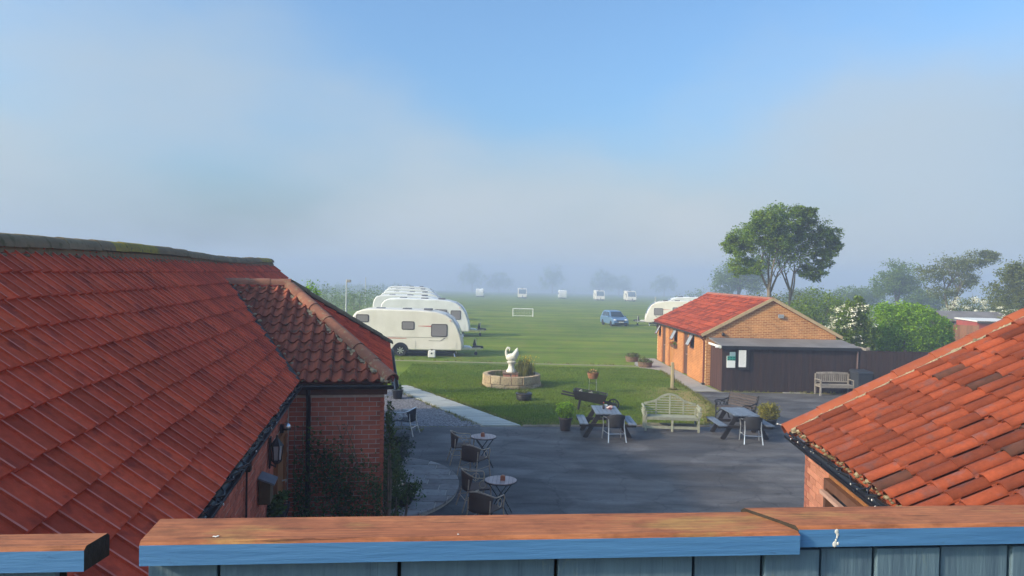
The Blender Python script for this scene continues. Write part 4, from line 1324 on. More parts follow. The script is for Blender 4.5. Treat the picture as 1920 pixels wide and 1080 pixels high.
def slat_bench():
    t = thing('garden_bench', (13.36, 30.40, 0), 'grey weathered wooden bench with upright back slats against the dark store', 'bench', rz=R(2))
    m = m_greywood; hw = .69
    for s in (-1, 1):
        MB().box(s*hw-.03, s*hw+.03, -.29, -.23, 0, .62).build('leg', m, t)
        MB().box(s*hw-.03, s*hw+.03, .20, .26, 0, .86).build('leg', m, t)
        MB().box(s*hw-.04, s*hw+.04, -.32, .21, .62, .65).build('arm', m, t)
        MB().box(s*hw-.02, s*hw+.02, -.23, .20, .34, .41).build('side_rail', m, t)
    for i in range(5): MB().box(-hw+.03, hw-.03, -.28+i*.10, -.28+i*.10+.085, .415, .44).build('seat_slat', m, t)
    MB().box(-hw+.03, hw-.03, -.285, -.255, .33, .412).build('apron', m, t)
    tp = MB()
    P = [(x, .235, .86+.03*math.cos(x*2.0)) for x in np.linspace(-hw+.03, hw-.03, 15)]
    for a, b in zip(P[:-1], P[1:]): tp.bar(a, b, .04, .08)
    tp.build('top_rail', m, t)
    MB().box(-hw+.03, hw-.03, .215, .25, .50, .55).build('lower_rail', m, t)
    for i in range(15):
        x = -hw+.10 + i*(2*hw-.2)/14
        MB().box(x-.022, x+.022, .225, .243, .55, .85).build('back_slat', m, t)
slat_bench()

def iron_bench():
    a = math.atan2(23.9-24.95, 7.95-7.60)
    t = thing('iron_bench', (7.42, 24.25, 0), 'park bench with ornate black iron ends and brown slats behind picnic table', 'bench', rz=R(-62))
    # local x along the bench, front towards -y
    m = M_('brown bench slat', (.075,.055,.048), (.05,.038,.034), 9, .7, .15)
    hw = .60
    for i in range(5):
        MB().box(-hw, hw, -.24+i*.10, -.24+i*.10+.075, .42, .445).build('seat_slat', m, t)
    for i in range(5):
        z = .52+i*.085; y = .27+i*.022
        MB().bar((-hw, y, z), (hw, y, z), .022, .068).build('back_slat', m, t)
    for s in (-1, 1):
        x = s*(hw+.02)
        e = thing_part = MB()
        e.tube([(x,-.27,.0),(x,-.24,.2),(x,-.27,.40),(x,-.25,.60)], .022, 6)
        e.tube([(x,.36,.0),(x,.27,.22),(x,.24,.42),(x,.30,.62),(x,.37,.80),(x,.40,.93)], .024, 6)
        e.tube([(x,-.32,.57),(x,-.30,.63),(x,-.15,.64),(x,.05,.62),(x,.22,.66),(x,.32,.70)], .022, 6)
        e.tube([(x,-.27,.41),(x,.26,.41)], .02, 6)
        for cy, r_ in ((-.14,.065),(.02,.075),(.16,.06)):
            e.tube([(x, cy+r_*math.cos(q), .52+r_*math.sin(q)) for q in np.linspace(0, 2*math.pi, 13)], .011, 5)
        e.tube([(x,-.24,.44),(x,-.18,.60)], .010, 5).tube([(x,.20,.44),(x,.10,.60)], .010, 5)
        e.tube([(x,-.24,.18),(x,-.05,.30),(x,.12,.28),(x,.28,.18)], .016, 6)
        e.build('end_frame', m_blackm, t, True)
iron_bench()

def picnic(name, loc, label, rz=0):
    t = thing(name, loc, label, 'table', 'picnic tables by the lawn kerb', rz)
    L = .66
    for i in range(6):
        x = -.37 + i*.1245
        MB().box(x, x+.112, -L, L, .715, .75).build('table_plank', m_bluewood, t, bevel=.004)
    for s in (-1, 1):
        for k in range(2):
            x = s*.70 + (k-.5)*.125 - .056
            MB().box(x, x+.112, -L, L, .42, .455).build('bench_plank', m_bluewood, t, bevel=.004)
    for y in (-.5, .5):
        MB().box(-.82, .82, y-.022, y+.022, .335, .42).build('bench_bearer', m_paintwood, t)
        MB().box(-.37, .37, y-.022, y+.022, .63, .713).build('top_bearer', m_paintwood, t)
        for s in (-1, 1):
            MB().bar((s*.66, y+.046, .0), (s*.25, y+.046, .70), .13, .055, (0,1,0)).build('leg', m_paintwood, t)
    MB().bar((0,-.47,.40),(0,.0,.70),.05,.08).build('brace', m_paintwood, t)
    MB().bar((0,.47,.40),(0,.0,.70),.05,.08).build('brace', m_paintwood, t)
    return t
picnic('picnic_table', (2.86, 21.86, 0), 'picnic table with blue grey planks and small items on top, nearer the wheelbarrow', R(0))
picnic('picnic_table', (6.88, 22.02, 0), 'picnic table with blue grey planks in front of the iron bench', R(2))

def small_items():
    b = thing('sauce_bottle', (2.80, 21.95, .75), 'small dark bottle standing on the picnic table', 'bottle')
    MB().lathe([(.032,0),(.034,.01),(.034,.10),(.014,.14),(.014,.17)], 12).build('body', m_black, b, True)
    MB().lathe([(.017,.171),(.017,.20)], 10).build('cap', M_('red cap', (.45,.04,.03), None, 5, .5), b, True)
    c = thing('napkin_bundle', (2.98, 22.02, .75), 'crumpled pink and white paper bundle on the picnic table', 'napkins')
    mb = MB(); rr = random.Random(4)
    for k in range(7): mb.ball((rr.uniform(-.07,.07), rr.uniform(-.10,.10), .03+rr.uniform(0,.04)), (rr.uniform(.03,.06), rr.uniform(.03,.07), rr.uniform(.02,.04)), 6, 4)
    mb.build('paper', M_('pink paper', (.50,.22,.20), (.6,.55,.5), 20, .8), c)
    MB().box(-.04,.05,-.14,-.02,.0,.03).build('tray', M_('dark red tray', (.2,.03,.03), None, 5, .6), c)
    a = thing('ashtray', (2.92, 22.42, .75), 'silver ashtray at the far end of the picnic table', 'ashtray')
    MB().lathe([(.05,0),(.07,.035),(.062,.035),(.045,.008)], 14).build('bowl', m_alu, a, True)
small_items()

def hoop_chair(name, loc, rz, label, group, tube_m, weave_m, tube_r=.0125, ring=True, wrap=False):
    """stacking cafe chair: tubular hoop arms running round the back, woven seat and back; local +y is the front"""
    t = thing(name, loc, label, 'chair', group, rz)
    hw, fd, bd = .27, .24, -.25
    def hoop(f):                    # f 0..1 from the right arm front round the back to the left
        a = math.pi*(f*1.0)
        x = hw*math.cos(a)*1.02
        if f < .22:  k = f/.22; return (hw+.005*math.sin(k*3), fd - k*.28, .655 + .015*k)
        if f > .78:  k = (1-f)/.22; return (-hw-.005*math.sin(k*3), fd - k*.28, .655 + .015*k)
        k = (f-.22)/.56; a = math.pi*k
        return (hw*math.cos(a), -.04 - .24*math.sin(a), .67 + .125*math.sin(a)**1.3)
    P = [hoop(f) for f in np.linspace(0, 1, 33)]
    P = [(hw-.015, fd+.01, .44)] + [(hw, fd+.03, .60)] + P + [(-hw, fd+.03, .60)] + [(-hw+.015, fd+.01, .44)]
    MB().tube(P, tube_r, 7).build('arm_rail', tube_m, t, True)
    for s in (-1, 1):
        MB().tube([(s*(hw-.015), fd+.01, .44), (s*(hw+.01), fd+.04, .0)], tube_r, 7).build('leg', tube_m, t, True)
        MB().tube([(s*(hw-.04), bd+.06, .64), (s*(hw-.045), bd+.05, .42), (s*(hw-.01), bd-.07, .0)], tube_r, 7).build('leg', tube_m, t, True)
        if ring:
            MB().tube([(s*hw, .09+.075*math.cos(q), .545+.075*math.sin(q)) for q in np.linspace(0, 2*math.pi, 17)], .008, 5, False).build('arm_ring', tube_m, t, True)
        MB().tube([(s*(hw-.01), fd+.02, .24), (s*(hw-.03), bd-.01, .24)], .008, 5).build('stretcher', tube_m, t, True)
    MB().tube([(-hw+.03, bd-.01, .24), (hw-.03, bd-.01, .24)], .008, 5).build('stretcher', tube_m, t, True)
    MB().prism([(-hw+.03,bd+.04),(hw-.03,bd+.04),(hw-.005,fd-.02),(hw-.05,fd+.02),(-hw+.05,fd+.02),(-hw+.005,fd-.02)], .415, .44, 'z').build('seat', weave_m, t, bevel=.008)
    V, F = [], []
    n = 14
    for i in range(n+1):
        k = i/n; a = math.pi*(.10 + .80*k)
        ks, dz_ = (1.07, .032) if wrap else (.985, 0)
        top = (hw*math.cos(a)*ks, -.04 - .24*math.sin(a)*ks, .655 + dz_ + .12*math.sin(a)**1.3)
        bot = (hw*.86*math.cos(a), bd+.10 - .10*math.sin(a), .40)
        for j in range(5):
            f = j/4; V.append([top[q]*(1-f) + bot[q]*f for q in range(3)])
    for i in range(n):
        for j in range(4): F.append((i*5+j, (i+1)*5+j, (i+1)*5+j+1, i*5+j+1))
    o = MB().add(V, F).build('backrest', weave_m, t, True)
    so = o.modifiers.new('solid', 'SOLIDIFY'); so.thickness = .012; so.offset = 0
    return t

def weave(name, c1, c2):
    m, n, l, b = nt(name)
    tc = n.new('ShaderNodeTexCoord')
    w1 = n.new('ShaderNodeTexWave'); w1.inputs['Scale'].default_value = 34; w1.bands_direction = 'Z'
    w2 = n.new('ShaderNodeTexWave'); w2.inputs['Scale'].default_value = 20; w2.bands_direction = 'X'
    l.new(tc.outputs['Object'], w1.inputs['Vector']); l.new(tc.outputs['Object'], w2.inputs['Vector'])
    mu = n.new('ShaderNodeMath'); mu.operation = 'MULTIPLY'
    l.new(w1.outputs['Fac'], mu.inputs[0]); l.new(w2.outputs['Fac'], mu.inputs[1])
    c = ramp(n, l, mu.outputs[0], [(.1, c1), (.6, c2)])
    l.new(c, b.inputs['Base Color']); b.inputs['Roughness'].default_value = .7
    bump(n, l, b, mu.outputs[0], .8, .01)
    return m
m_wicker = weave('brown wicker', (.085,.048,.032), (.17,.10,.066))
m_tubebrown = M_('bamboo coloured tube', (.55,.41,.29), (.42,.30,.20), 14, .45, .1)
m_blackweave = weave('black weave', (.012,.012,.015), (.035,.035,.04))
G1 = 'wicker chairs round the two bistro tables'
hoop_chair('wicker_chair', (-1.17,18.28,0), R(-78), 'wicker chair facing the farther bistro table from its left', G1, m_tubebrown, m_wicker)
hoop_chair('wicker_chair', (-.80,17.02,0), R(-30), 'wicker chair with its back to the camera at the farther bistro table', G1, m_tubebrown, m_wicker)
hoop_chair('wicker_chair', (-.66,14.75,0), R(-72), 'wicker chair facing the nearer bistro table from its left', G1, m_tubebrown, m_wicker)
hoop_chair('wicker_chair', (-.42,13.40,0), R(-28), 'nearest wicker chair with its back to the camera, close to the fence', G1, m_tubebrown, m_wicker)
G2 = 'aluminium chairs with black weave'
hoop_chair('aluminium_chair', (3.02,21.12,0), R(8), 'aluminium chair with black back in front of the picnic table nearer the barrow', G2, m_alu, m_blackweave, .016, False, True)
hoop_chair('aluminium_chair', (6.98,21.22,0), R(-6), 'aluminium chair with black back in front of the picnic table by the iron bench', G2, m_alu, m_blackweave, .016, False, True)
hoop_chair('aluminium_chair', (-2.98,21.35,0), R(75), 'aluminium chair with black seat beside the brick wing', G2, m_alu, m_blackweave, .016, True)

m_slat = M_('mauve grey table slat', (.44,.32,.29), (.52,.39,.35), 8, .5, .1)
def bistro(name, loc, label, rz, d=.62):
    t = thing(name, loc, label, 'table', 'round bistro tables', rz)
    r = d/2; h = .70
    n = 8; w = d/n
    for i in range(n):
        x0, x1 = -r + i*w + .003, -r + (i+1)*w - .003
        y = lambda x: math.sqrt(max(r*r - x*x, .0004))
        xs_ = np.linspace(x0, x1, 5)
        poly = [(x, -y(x)) for x in xs_] + [(x, y(x)) for x in xs_[::-1]]
        MB().prism(poly, h, h+.018, 'z').build('table_slat', m_slat, t)
    MB().tube([(r*math.cos(a), r*math.sin(a), h-.004) for a in np.linspace(0, 2*math.pi, 33)], .011, 6, False).build('rim', m_blackm, t, True)
    for s in (-1, 1):
        for q in (-1, 1):
            MB().tube([(s*.21, q*.23, h-.01), (-s*.03, q*.23, h*.5), (-s*.22, q*.25, 0)], .011, 6).build('leg', m_blackm, t, True)
        MB().tube([(s*.21, -.23, h-.012), (s*.21, .23, h-.012)], .009, 6).build('crossbar', m_blackm, t, True)
        MB().tube([(s*.16, -.24, .12), (s*.16, .24, .12)], .008, 6).build('crossbar', m_blackm, t, True)
bistro('bistro_table', (-.62,18.05,0), 'farther round slatted bistro table with black folding legs', R(8))
bistro('bistro_table', (-.14,14.25,0), 'nearer round slatted bistro table with black folding legs', R(-2))
def menu_box(loc, label, rz):
    t = thing('terracotta_pot', loc, label, 'candle box', 'candle boxes on the bistro tables', rz)
    MB().prism([(-.045,-.045),(.045,-.045),(.045,.045),(-.045,.045)], 0, .085, 'z').build('box', M_('red brown candle box', (.40,.12,.05), (.28,.08,.035), 12, .6) if 'red brown candle box' not in bpy.data.materials else bpy.data.materials['red brown candle box'], t, bevel=.006)
    MB().lathe([(.03,.0855),(.03,.10)], 12).build('candle', M_('wax', (.5,.2,.1), None, 5, .5) if 'wax' not in bpy.data.materials else bpy.data.materials['wax'], t, True)
menu_box((-.64,18.02,.718), 'small red brown candle box on the farther bistro table', R(10))
menu_box((-.10,14.22,.718), 'small red brown candle box on the nearer bistro table', R(-5))

# ------------------------------------------------------------------ planters and pots
m_pot = M_('grey brown glazed pot', (.085,.06,.05), (.12,.085,.07), 9, .6, 0, .2)
def potted(name, loc, label, prof, pm, blobs, per, size, lm, clumps=30, extra=None, cat='planter', spread=.16, shell=.8):
    t = thing(name, loc, label, cat)
    MB().lathe(prof, 24).build('pot', pm, t, True)
    r, z = prof[-1]
    MB().lathe([(r*.92, z-.03), (.01, z-.015)], 16).build('soil', m_soil, t)
    leaves('foliage', blob_points(blobs, per, clumps, spread, shell), size, lm, t)
    if extra: extra(t)
    return t
def stem(h): return lambda t: MB().tube([(0,0,h-.05),(.01,.0,h+.3)], .015, 6).build('stem', m_bark, t)
potted('potted_bush', (1.70,22.32,0), 'round clipped bush in a grey brown pot beside the picnic table',
       [(.13,0),(.15,.02),(.19,.34),(.21,.36),(.21,.40)], m_pot, [((0,0,.62),(.25,.25,.23)),((0,0,.60),(.19,.19,.18))], 2600, .05, m_leaf_lime, 90, stem(.40), shell=.85)
potted('potted_shrub', (8.16,23.3,0), 'yellow green shrub in a dark tub at the right of the picnic tables',
       [(.20,0),(.22,.02),(.27,.26),(.29,.28),(.29,.31)], M_('charcoal tub', (.03,.03,.033), None, 5, .5), [((0,0,.52),(.32,.32,.27)),((0,0,.50),(.24,.24,.2))], 2600, .05, m_leaf_yel, 90, stem(.3), shell=.85)
potted('low_tub', (.53,27.55,0), 'low black tub with pale rim on the lawn before the fountain',
       [(.22,0),(.27,.03),(.29,.16),(.28,.2),(.31,.22),(.31,.27),(.28,.29)], M_('black glazed tub', (.014,.014,.016), (.05,.045,.04), 7, .35), [((0,0,.30),(.22,.22,.08))], 500, .05, m_leaf_olive, 20)
m_barrelw = M_('weathered barrel wood', (.22,.13,.07), (.15,.085,.045), 8, .9, .15, .3)
def half_barrel(loc, label, seed):
    t = thing('half_barrel', loc, label, 'planter', 'flower tubs by the brick block')
    n = 16
    for i in range(n):
        a = 2*math.pi*(i+.5)/n
        M = Matrix.Rotation(a, 4, 'Z')
        w = .068
        MB().add([(.30,-w*.86,0),(.30,w*.86,0),(.36,w,.28),(.36,-w,.28),(.33,-w*.86,0),(.33,w*.86,0),(.385,w,.28),(.385,-w,.28)],
                 [(0,1,2,3),(7,6,5,4),(0,4,5,1),(1,5,6,2),(2,6,7,3),(3,7,4,0)], M).build('stave', m_barrelw, t)
    for z, r in ((.06,.352),(.22,.382)):
        MB().tube([(r*math.cos(a), r*math.sin(a), z) for a in np.linspace(0, 2*math.pi, 25)], .009, 5, False).build('hoop', m_blackm, t, True)
    MB().lathe([(.33,.23),(.01,.25)], 16).build('soil', m_soil, t)
    leaves('foliage', blob_points([((0,0,.33),(.34,.34,.16))], 1100, 26, .22), .07, m_leaf_olive, t)
    leaves('flowers', blob_points([((0,0,.38),(.3,.3,.12))], 90, 18), .05, M_('dusky petal', (.45,.22,.16), (.5,.36,.2), 20, .8) if seed == 1 else bpy.data.materials['dusky petal'], t)
    return t
half_barrel((6.75,41.0,0), 'flower tub farther from the camera by the brick block', 1)
half_barrel((7.02,38.5,0), 'flower tub nearer the camera on the end of the thin lawn path', 2)

def barrow():
    t = thing('wheelbarrow_planter', (2.85, 26.0, 0), 'black wooden wheelbarrow filled with plants on the lawn', 'wheelbarrow', rz=R(-8))
    m = m_paintwood
    T = Matrix.Translation((0,0,.30)) @ Matrix.Rotation(R(9), 4, 'Y')
    mb = MB()
    for s in (-1, 1):
        mb.add([(-.55,s*.24,0),(.45,s*.20,0),(.50,s*.28,.34),(-.62,s*.34,.30),(-.55,s*.265,0),(.45,s*.225,0),(.50,s*.305,.34),(-.62,s*.365,.30)],
               [(0,1,2,3),(7,6,5,4),(0,4,5,1),(1,5,6,2),(2,6,7,3),(3,7,4,0)], T)
    mb.box(-.55,.45,-.22,.22,-.02,.01,T)
    mb.build('side_panels', m, t)
    MB().add([(.44,-.2,0),(.44,.2,0),(.52,.28,.34),(.52,-.28,.34),(.47,-.2,0),(.47,.2,0),(.55,.28,.34),(.55,-.28,.34)],
             [(0,1,2,3),(7,6,5,4),(0,4,5,1),(1,5,6,2),(2,6,7,3),(3,7,4,0)], T).build('front_panel', m, t)
    MB().add([(-.55,-.22,0),(-.55,.22,0),(-.66,.34,.28),(-.66,-.34,.28),(-.52,-.22,0),(-.52,.22,0),(-.63,.34,.28),(-.63,-.34,.28)],
             [(0,1,2,3),(7,6,5,4),(0,4,5,1),(1,5,6,2),(2,6,7,3),(3,7,4,0)], T).build('rear_panel', m, t)
    for s in (-1, 1):
        MB().bar((.92,s*.07,.20), (-1.02,s*.30,.56), .05, .055).build('handle', m, t)
        MB().bar((-.35,s*.24,.42), (-.42,s*.27,0), .06, .06).build('leg', m, t)
    wh = MB().tube([(.80,0+.0,.20)], .2, 6) if False else MB()
    wh.tube([(.80+.18*math.cos(a), 0, .20+.18*math.sin(a)) for a in np.linspace(0, 2*math.pi, 25)], .028, 6, False)
    for k in range(4):
        a = k*math.pi/4
        wh.bar((.80-.17*math.cos(a),0,.20-.17*math.sin(a)), (.80+.17*math.cos(a),0,.20+.17*math.sin(a)), .02, .02, (0,1,0))
    wh.build('wheel', m_blackm, t, True)
    MB().box(-.56,.46,-.26,.26,.16,.20,T).build('soil', m_soil, t)
    leaves('foliage', blob_points([((-.3,0,.60),(.22,.22,.08)),((.1,0,.54),(.25,.22,.08)),((.38,0,.5),(.14,.2,.09))], 260, 14), .06, m_leaf_dark, t)
    leaves('pale_plants', blob_points([((-.32,-.1,.64),(.08,.08,.06)),((.02,-.05,.60),(.08,.08,.07))], 60, 6), .06, M_('silver leaf', (.45,.46,.40), None, 5, .8), t)
barrow()
def basket_stand():
    t = thing('basket_stand', (3.32, 29.6, 0), 'terracotta coloured flower basket raised on a thin wire stand', 'planter')
    for k in range(4):
        a = R(45+90*k)
        MB().tube([(.17*math.cos(a),.17*math.sin(a),.60),(.20*math.cos(a),.20*math.sin(a),0)], .009, 5).build('leg', m_alu if k % 2 else m_stem, t, True)
    MB().tube([(.185*math.cos(a),.185*math.sin(a),.40) for a in np.linspace(0, 2*math.pi, 17)], .007, 5, False).build('ring', m_blackm, t, True)
    MB().lathe([(.16,.58),(.20,.64),(.23,.80),(.24,.82),(.21,.82),(.19,.68)], 18).build('basket', M_('orange wicker', (.33,.14,.06), (.22,.09,.04), 22, .8, 0, .5), t, True)
    leaves('foliage', blob_points([((0,0,.86),(.22,.22,.09))], 420, 20), .06, m_leaf_olive, t)
    leaves('flowers', blob_points([((-.03,-.05,.90),(.2,.2,.09))], 110, 14), .06, M_('peach petal', (.55,.24,.10), (.6,.4,.22), 20, .8), t)
basket_stand()
def wooden_post():
    t = thing('wooden_post', (6.80,30.95,0), 'single pale wooden post standing in worn grass by the footpath', 'post')
    MB().box(-.055,.055,-.055,.055,0,1.14).build('shaft', m_palewood, t, bevel=.008)
    MB().box(.056,.085,-.03,.03,.30,.62).build('socket_box', m_black, t)
    MB().tube([(.07,0,.62),(.068,0,1.05)], .01, 5).build('cable', m_black, t)
wooden_post()
def wheelie():
    t = thing('wheelie_bin', (14.32,30.12,0), 'dark grey wheelie bin beside the wooden bench', 'bin', rz=R(3))
    m = M_('dark grey bin plastic', (.022,.026,.032), (.032,.037,.045), 6, .5)
    MB().add([(-.24,-.26,.06),(.24,-.26,.06),(.24,.24,.06),(-.24,.24,.06),(-.31,-.34,.98),(.31,-.34,.98),(.31,.34,.98),(-.31,.34,.98)],
             [(0,3,2,1),(4,5,6,7),(0,1,5,4),(1,2,6,5),(2,3,7,6),(3,0,4,7)]).build('body', m, t, bevel=.03)
    MB().add([(-.34,-.38,.985),(.34,-.38,.985),(.34,.38,.985),(-.34,.38,.985),(-.30,-.33,1.06),(.30,-.33,1.06),(.31,.36,1.09),(-.31,.36,1.09)],
             [(0,3,2,1),(4,5,6,7),(0,1,5,4),(1,2,6,5),(2,3,7,6),(3,0,4,7)]).build('lid', m, t, bevel=.02)
    MB().tube([(-.25,.41,1.0),(.25,.41,1.0)], .018, 6).build('handle', m, t, True)
    for s in (-1, 1):
        MB().lathe([(.1,-.025),(.1,.025)], 14, M=Matrix.Translation((s*.27,.25,.10)) @ Matrix.Rotation(R(90),4,'Y')).build('wheel', m_black, t, True)
wheelie()

# fountain with swan
def fountain():
    t = thing('fountain', (.06,31.25,0), 'round sandstone pond ring on the lawn with pedestal and yellow irises', 'fountain')
    def ring(n, r0, r1, z0, z1, off, m):
        for i in range(n):
            a0 = 2*math.pi*(i+off)/n + .012; a1 = 2*math.pi*(i+1+off)/n - .012
            j = random.uniform(-.012,.012)
            pts = [(r*math.cos(a), r*math.sin(a)) for r, a in ((r0,a0),(r0,(a0+a1)/2),(r0,a1),(r1+j,a1),(r1+j,(a0+a1)/2),(r1+j,a0))]
            MB().prism(pts, z0, z1 + random.uniform(-.006,.006), 'z').build('stone_block', m, t, bevel=.012)
    ring(16, 1.02, 1.22, .17, .50, 0, m_stone_y)
    ring(13, 1.00, 1.25, -.03, .16, .3, m_stone_y)
    MB().lathe([(1.04,.0),(1.03,.165)], 32).build('liner', m_mort, t)
    m, n, l, b = nt('dark pond water')
    b.inputs['Base Color'].default_value = (.012,.016,.016,1); b.inputs['Roughness'].default_value = .06
    bump(n, l, b, noise(n, l, 9, 3), .15, .02)
    MB().lathe([(1.03,.33),(.01,.33)], 32, cap=False).build('water', m, t)
    for (x, y, z) in ((-.20,-.2,.33),(.14,-.22,.33),(-.22,.12,.33),(.16,.14,.33)):
        MB().box(x-.14,x+.14,y-.12,y+.12,z-.33,z+.17).build('plinth_brick', m_brick_pink, t, bevel=.01)
    MB().box(-.38,.30,-.36,.30,.505,.56).build('plinth_slab', M_('brown slab', (.20,.13,.085), (.14,.09,.06), 9, .9), t, bevel=.01)
    MB().lathe([(.21,.562),(.215,.60),(.20,.64),(.15,.70),(.125,.78),(.12,.86),(.15,.93),(.19,.97),(.20,1.0),(.16,1.02)], 24, (-.02,0,0)).build('pedestal', m_stone_w, t, True)
    # irises: strap leaves and yellow heads
    V, F = [], []
    k = 0
    for _ in range(420):
        x, y = .58+rng.normal(0,.20), .1+rng.normal(0,.26)
        if math.hypot(x, y) > .98: continue
        h = rng.uniform(.4,.88); a = rng.uniform(0,6.28); w = .010; lx, ly = rng.normal(0,.10), rng.normal(0,.10)
        c, s_ = math.cos(a)*w, math.sin(a)*w
        V += [(x-c,y-s_,.34),(x+c,y+s_,.34),(x+lx*.4+c,y+ly*.4+s_,.34+h*.6),(x+lx*.4-c,y+ly*.4-s_,.34+h*.6),(x+lx,y+ly,.34+h)]
        F += [(k,k+1,k+2),(k,k+2,k+3),(k+3,k+2,k+4)]; k += 5
    np_mesh('iris_leaves', V, F, leaf_mat('iris leaf', (.11,.12,.025), (.16,.15,.035), 5, .35), t)
    leaves('iris_flowers', [(.58+rng.normal(0,.22), .1+rng.normal(0,.22), rng.uniform(.90,1.26)) for _ in range(190)], .06, m_flower_y, t)
    # reeds on the left
    V, F = [], []
    for i in range(60):
        x, y = -.45+rng.normal(0,.2), .1+rng.normal(0,.25); h = rng.uniform(.15,.45); w = .006; lx = rng.normal(0,.05)
        V += [(x-w,y,.33),(x+w,y,.33),(x+lx,y,.33+h)]; F.append((3*i,3*i+1,3*i+2))
    np_mesh('reeds', V, F, m_leaf_olive, t)
fountain()
def swan():
    t = thing('swan_statue', (.04,31.25,1.021), 'white stone swan planter on top of the fountain pedestal', 'statue')
    MB().ball((0,0,.16), (.24,.18,.17), 18, 12).build('body', m_stone_w, t, True)
    nk = [(-.17,0,.20),(-.225,0,.30),(-.23,0,.42),(-.205,0,.52),(-.155,0,.575),(-.105,0,.56),(-.085,0,.50),(-.095,0,.44)]
    MB().tube(nk, [.075,.055,.043,.04,.042,.046,.036,.014], 10).build('neck', m_stone_w, t, True)
    MB().tube([(-.095,0,.45),(-.10,0,.38)], [.02,.006], 8).build('beak', M_('orange grey beak', (.45,.3,.15), None, 5, .8), t, True)
    for s in (-1, 1):
        mb = MB()
        for k in range(4):
            f = k/3
            mb.ball((.10+.05*f, s*(.13+.01*k), .22+.07*f), (.17-.02*k, .035, .12-.018*k), 12, 8, )
        M = Matrix.Identity(4)
        mb.tube([(.08,s*.13,.22),(.17,s*.125,.36),(.23,s*.10,.48),(.25,s*.08,.56)], [.11,.095,.06,.012], 10)
        mb.build('wing', m_stone_w, t, True)
    MB().tube([(.14,0,.20),(.24,0,.30),(.29,0,.40)], [.11,.08,.02], 8).build('tail', m_stone_w, t, True)
swan()

# pots and climbers round the brick wing
m_wire = M_('dark wire', (.02,.02,.02), None, 5, .6)
potted('plant_pot', (-4.15,27.3,0), 'black pot with spiky plant beside the end of the plank path', [(.14,0),(.16,.02),(.20,.30),(.22,.31),(.22,.34)], m_black, [((0,0,.42),(.16,.16,.12))], 300, .08, m_leaf_dark, 14)
def basket(loc, label, r, fol=True):
    t = thing('wire_basket', loc, label, 'planter')
    MB().lathe([(r*.6,0),(r*.9,r*.5),(r,r*1.0),(r*.96,r*1.0)], 18).build('liner', M_('black liner', (.012,.012,.012), None, 5, .8) if 'black liner' not in bpy.data.materials else bpy.data.materials['black liner'], t, True)
    mb = MB()
    for k in range(10):
        a = k*math.pi/5
        mb.tube([(r*1.03*math.cos(a), r*1.03*math.sin(a), r), (r*.93*math.cos(a), r*.93*math.sin(a), r*.5), (r*.62*math.cos(a), r*.62*math.sin(a), .0)], .006, 4)
    mb.tube([(r*1.03*math.cos(a), r*1.03*math.sin(a), r) for a in np.linspace(0, 2*math.pi, 21)], .008, 5, False)
    mb.build('wire_frame', m_wire, t, True)
    MB().lathe([(r*.95,r*.92),(.01,r*.95)], 14).build('soil', m_soil, t)
    if fol: leaves('foliage', blob_points([((0,0,r*1.15),(r*.8,r*.8,r*.4))], 260, 14), .06, m_leaf_dark, t)
basket((-2.95,20.2,0), 'black wire basket of earth on the asphalt under the aluminium chair', .22, False)
basket((-2.12,14.55,.10), 'wide black wire planter on the patio beside the white flowers', .30)
def bush(name, loc, label, blobs, per, size, lm, cat='shrub', clumps=30, stems=5, spread=.18, extra=None, group=None, shell=.75, h=None):
    t = thing(name, loc, label, cat, group)
    tr = MB()
    for (c, rad) in blobs:
        for k in range(max(1, stems//len(blobs))):
            tr.tube([(c[0]*.25+random.uniform(-.1,.1)*rad[0], c[1]*.25, 0), (c[0]*.7+random.uniform(-.3,.3)*rad[0], c[1]*.7+random.uniform(-.3,.3)*rad[1], c[2]*.6), (c[0]+random.uniform(-.5,.5)*rad[0], c[1]+random.uniform(-.5,.5)*rad[1], c[2]+rad[2]*.4)], [.02+rad[2]*.03,.015+rad[2]*.02,.008], 5)
    tag(tr.build('stems', m_bark, t, True), kind='stuff')
    leaves('foliage', blob_points(blobs, per, clumps, spread, shell), size, lm, t)
    if extra: extra(t)
    return t
bush('wall_shrub', (-2.5,15.2,.1), 'dark leafy shrub growing up the corner of the brick wing', [((0,0,.65),(.26,.35,.5)),((0,.6,.4),(.25,.45,.35)),((.12,.2,.28),(.26,.4,.26))], 1000, .06, m_leaf_dark, clumps=40)
bush('wall_shrub', (-2.62,17.2,.1), 'grey green shrub against the side wall of the wing beyond the patio', [((0,0,.5),(.35,.4,.45)),((.1,.5,.35),(.3,.35,.3))], 700, .06, leaf_mat('grey green leaf', (.05,.075,.04), (.075,.10,.055), 3, .3))
bush('flowering_plant', (-1.85,12.95,0), 'dark plant with white and yellow flowers at the foot of the wing', [((0,0,.9),(.35,.3,.35)),((-.35,-.1,.7),(.35,.3,.5))], 900, .055, m_leaf_dark,
     extra=lambda t: leaves('flowers', [(rng.normal(.0,.15), -.22+rng.normal(0,.06), 1.02+rng.normal(0,.07)) for _ in range(22)], .07, m_flower_w, t))
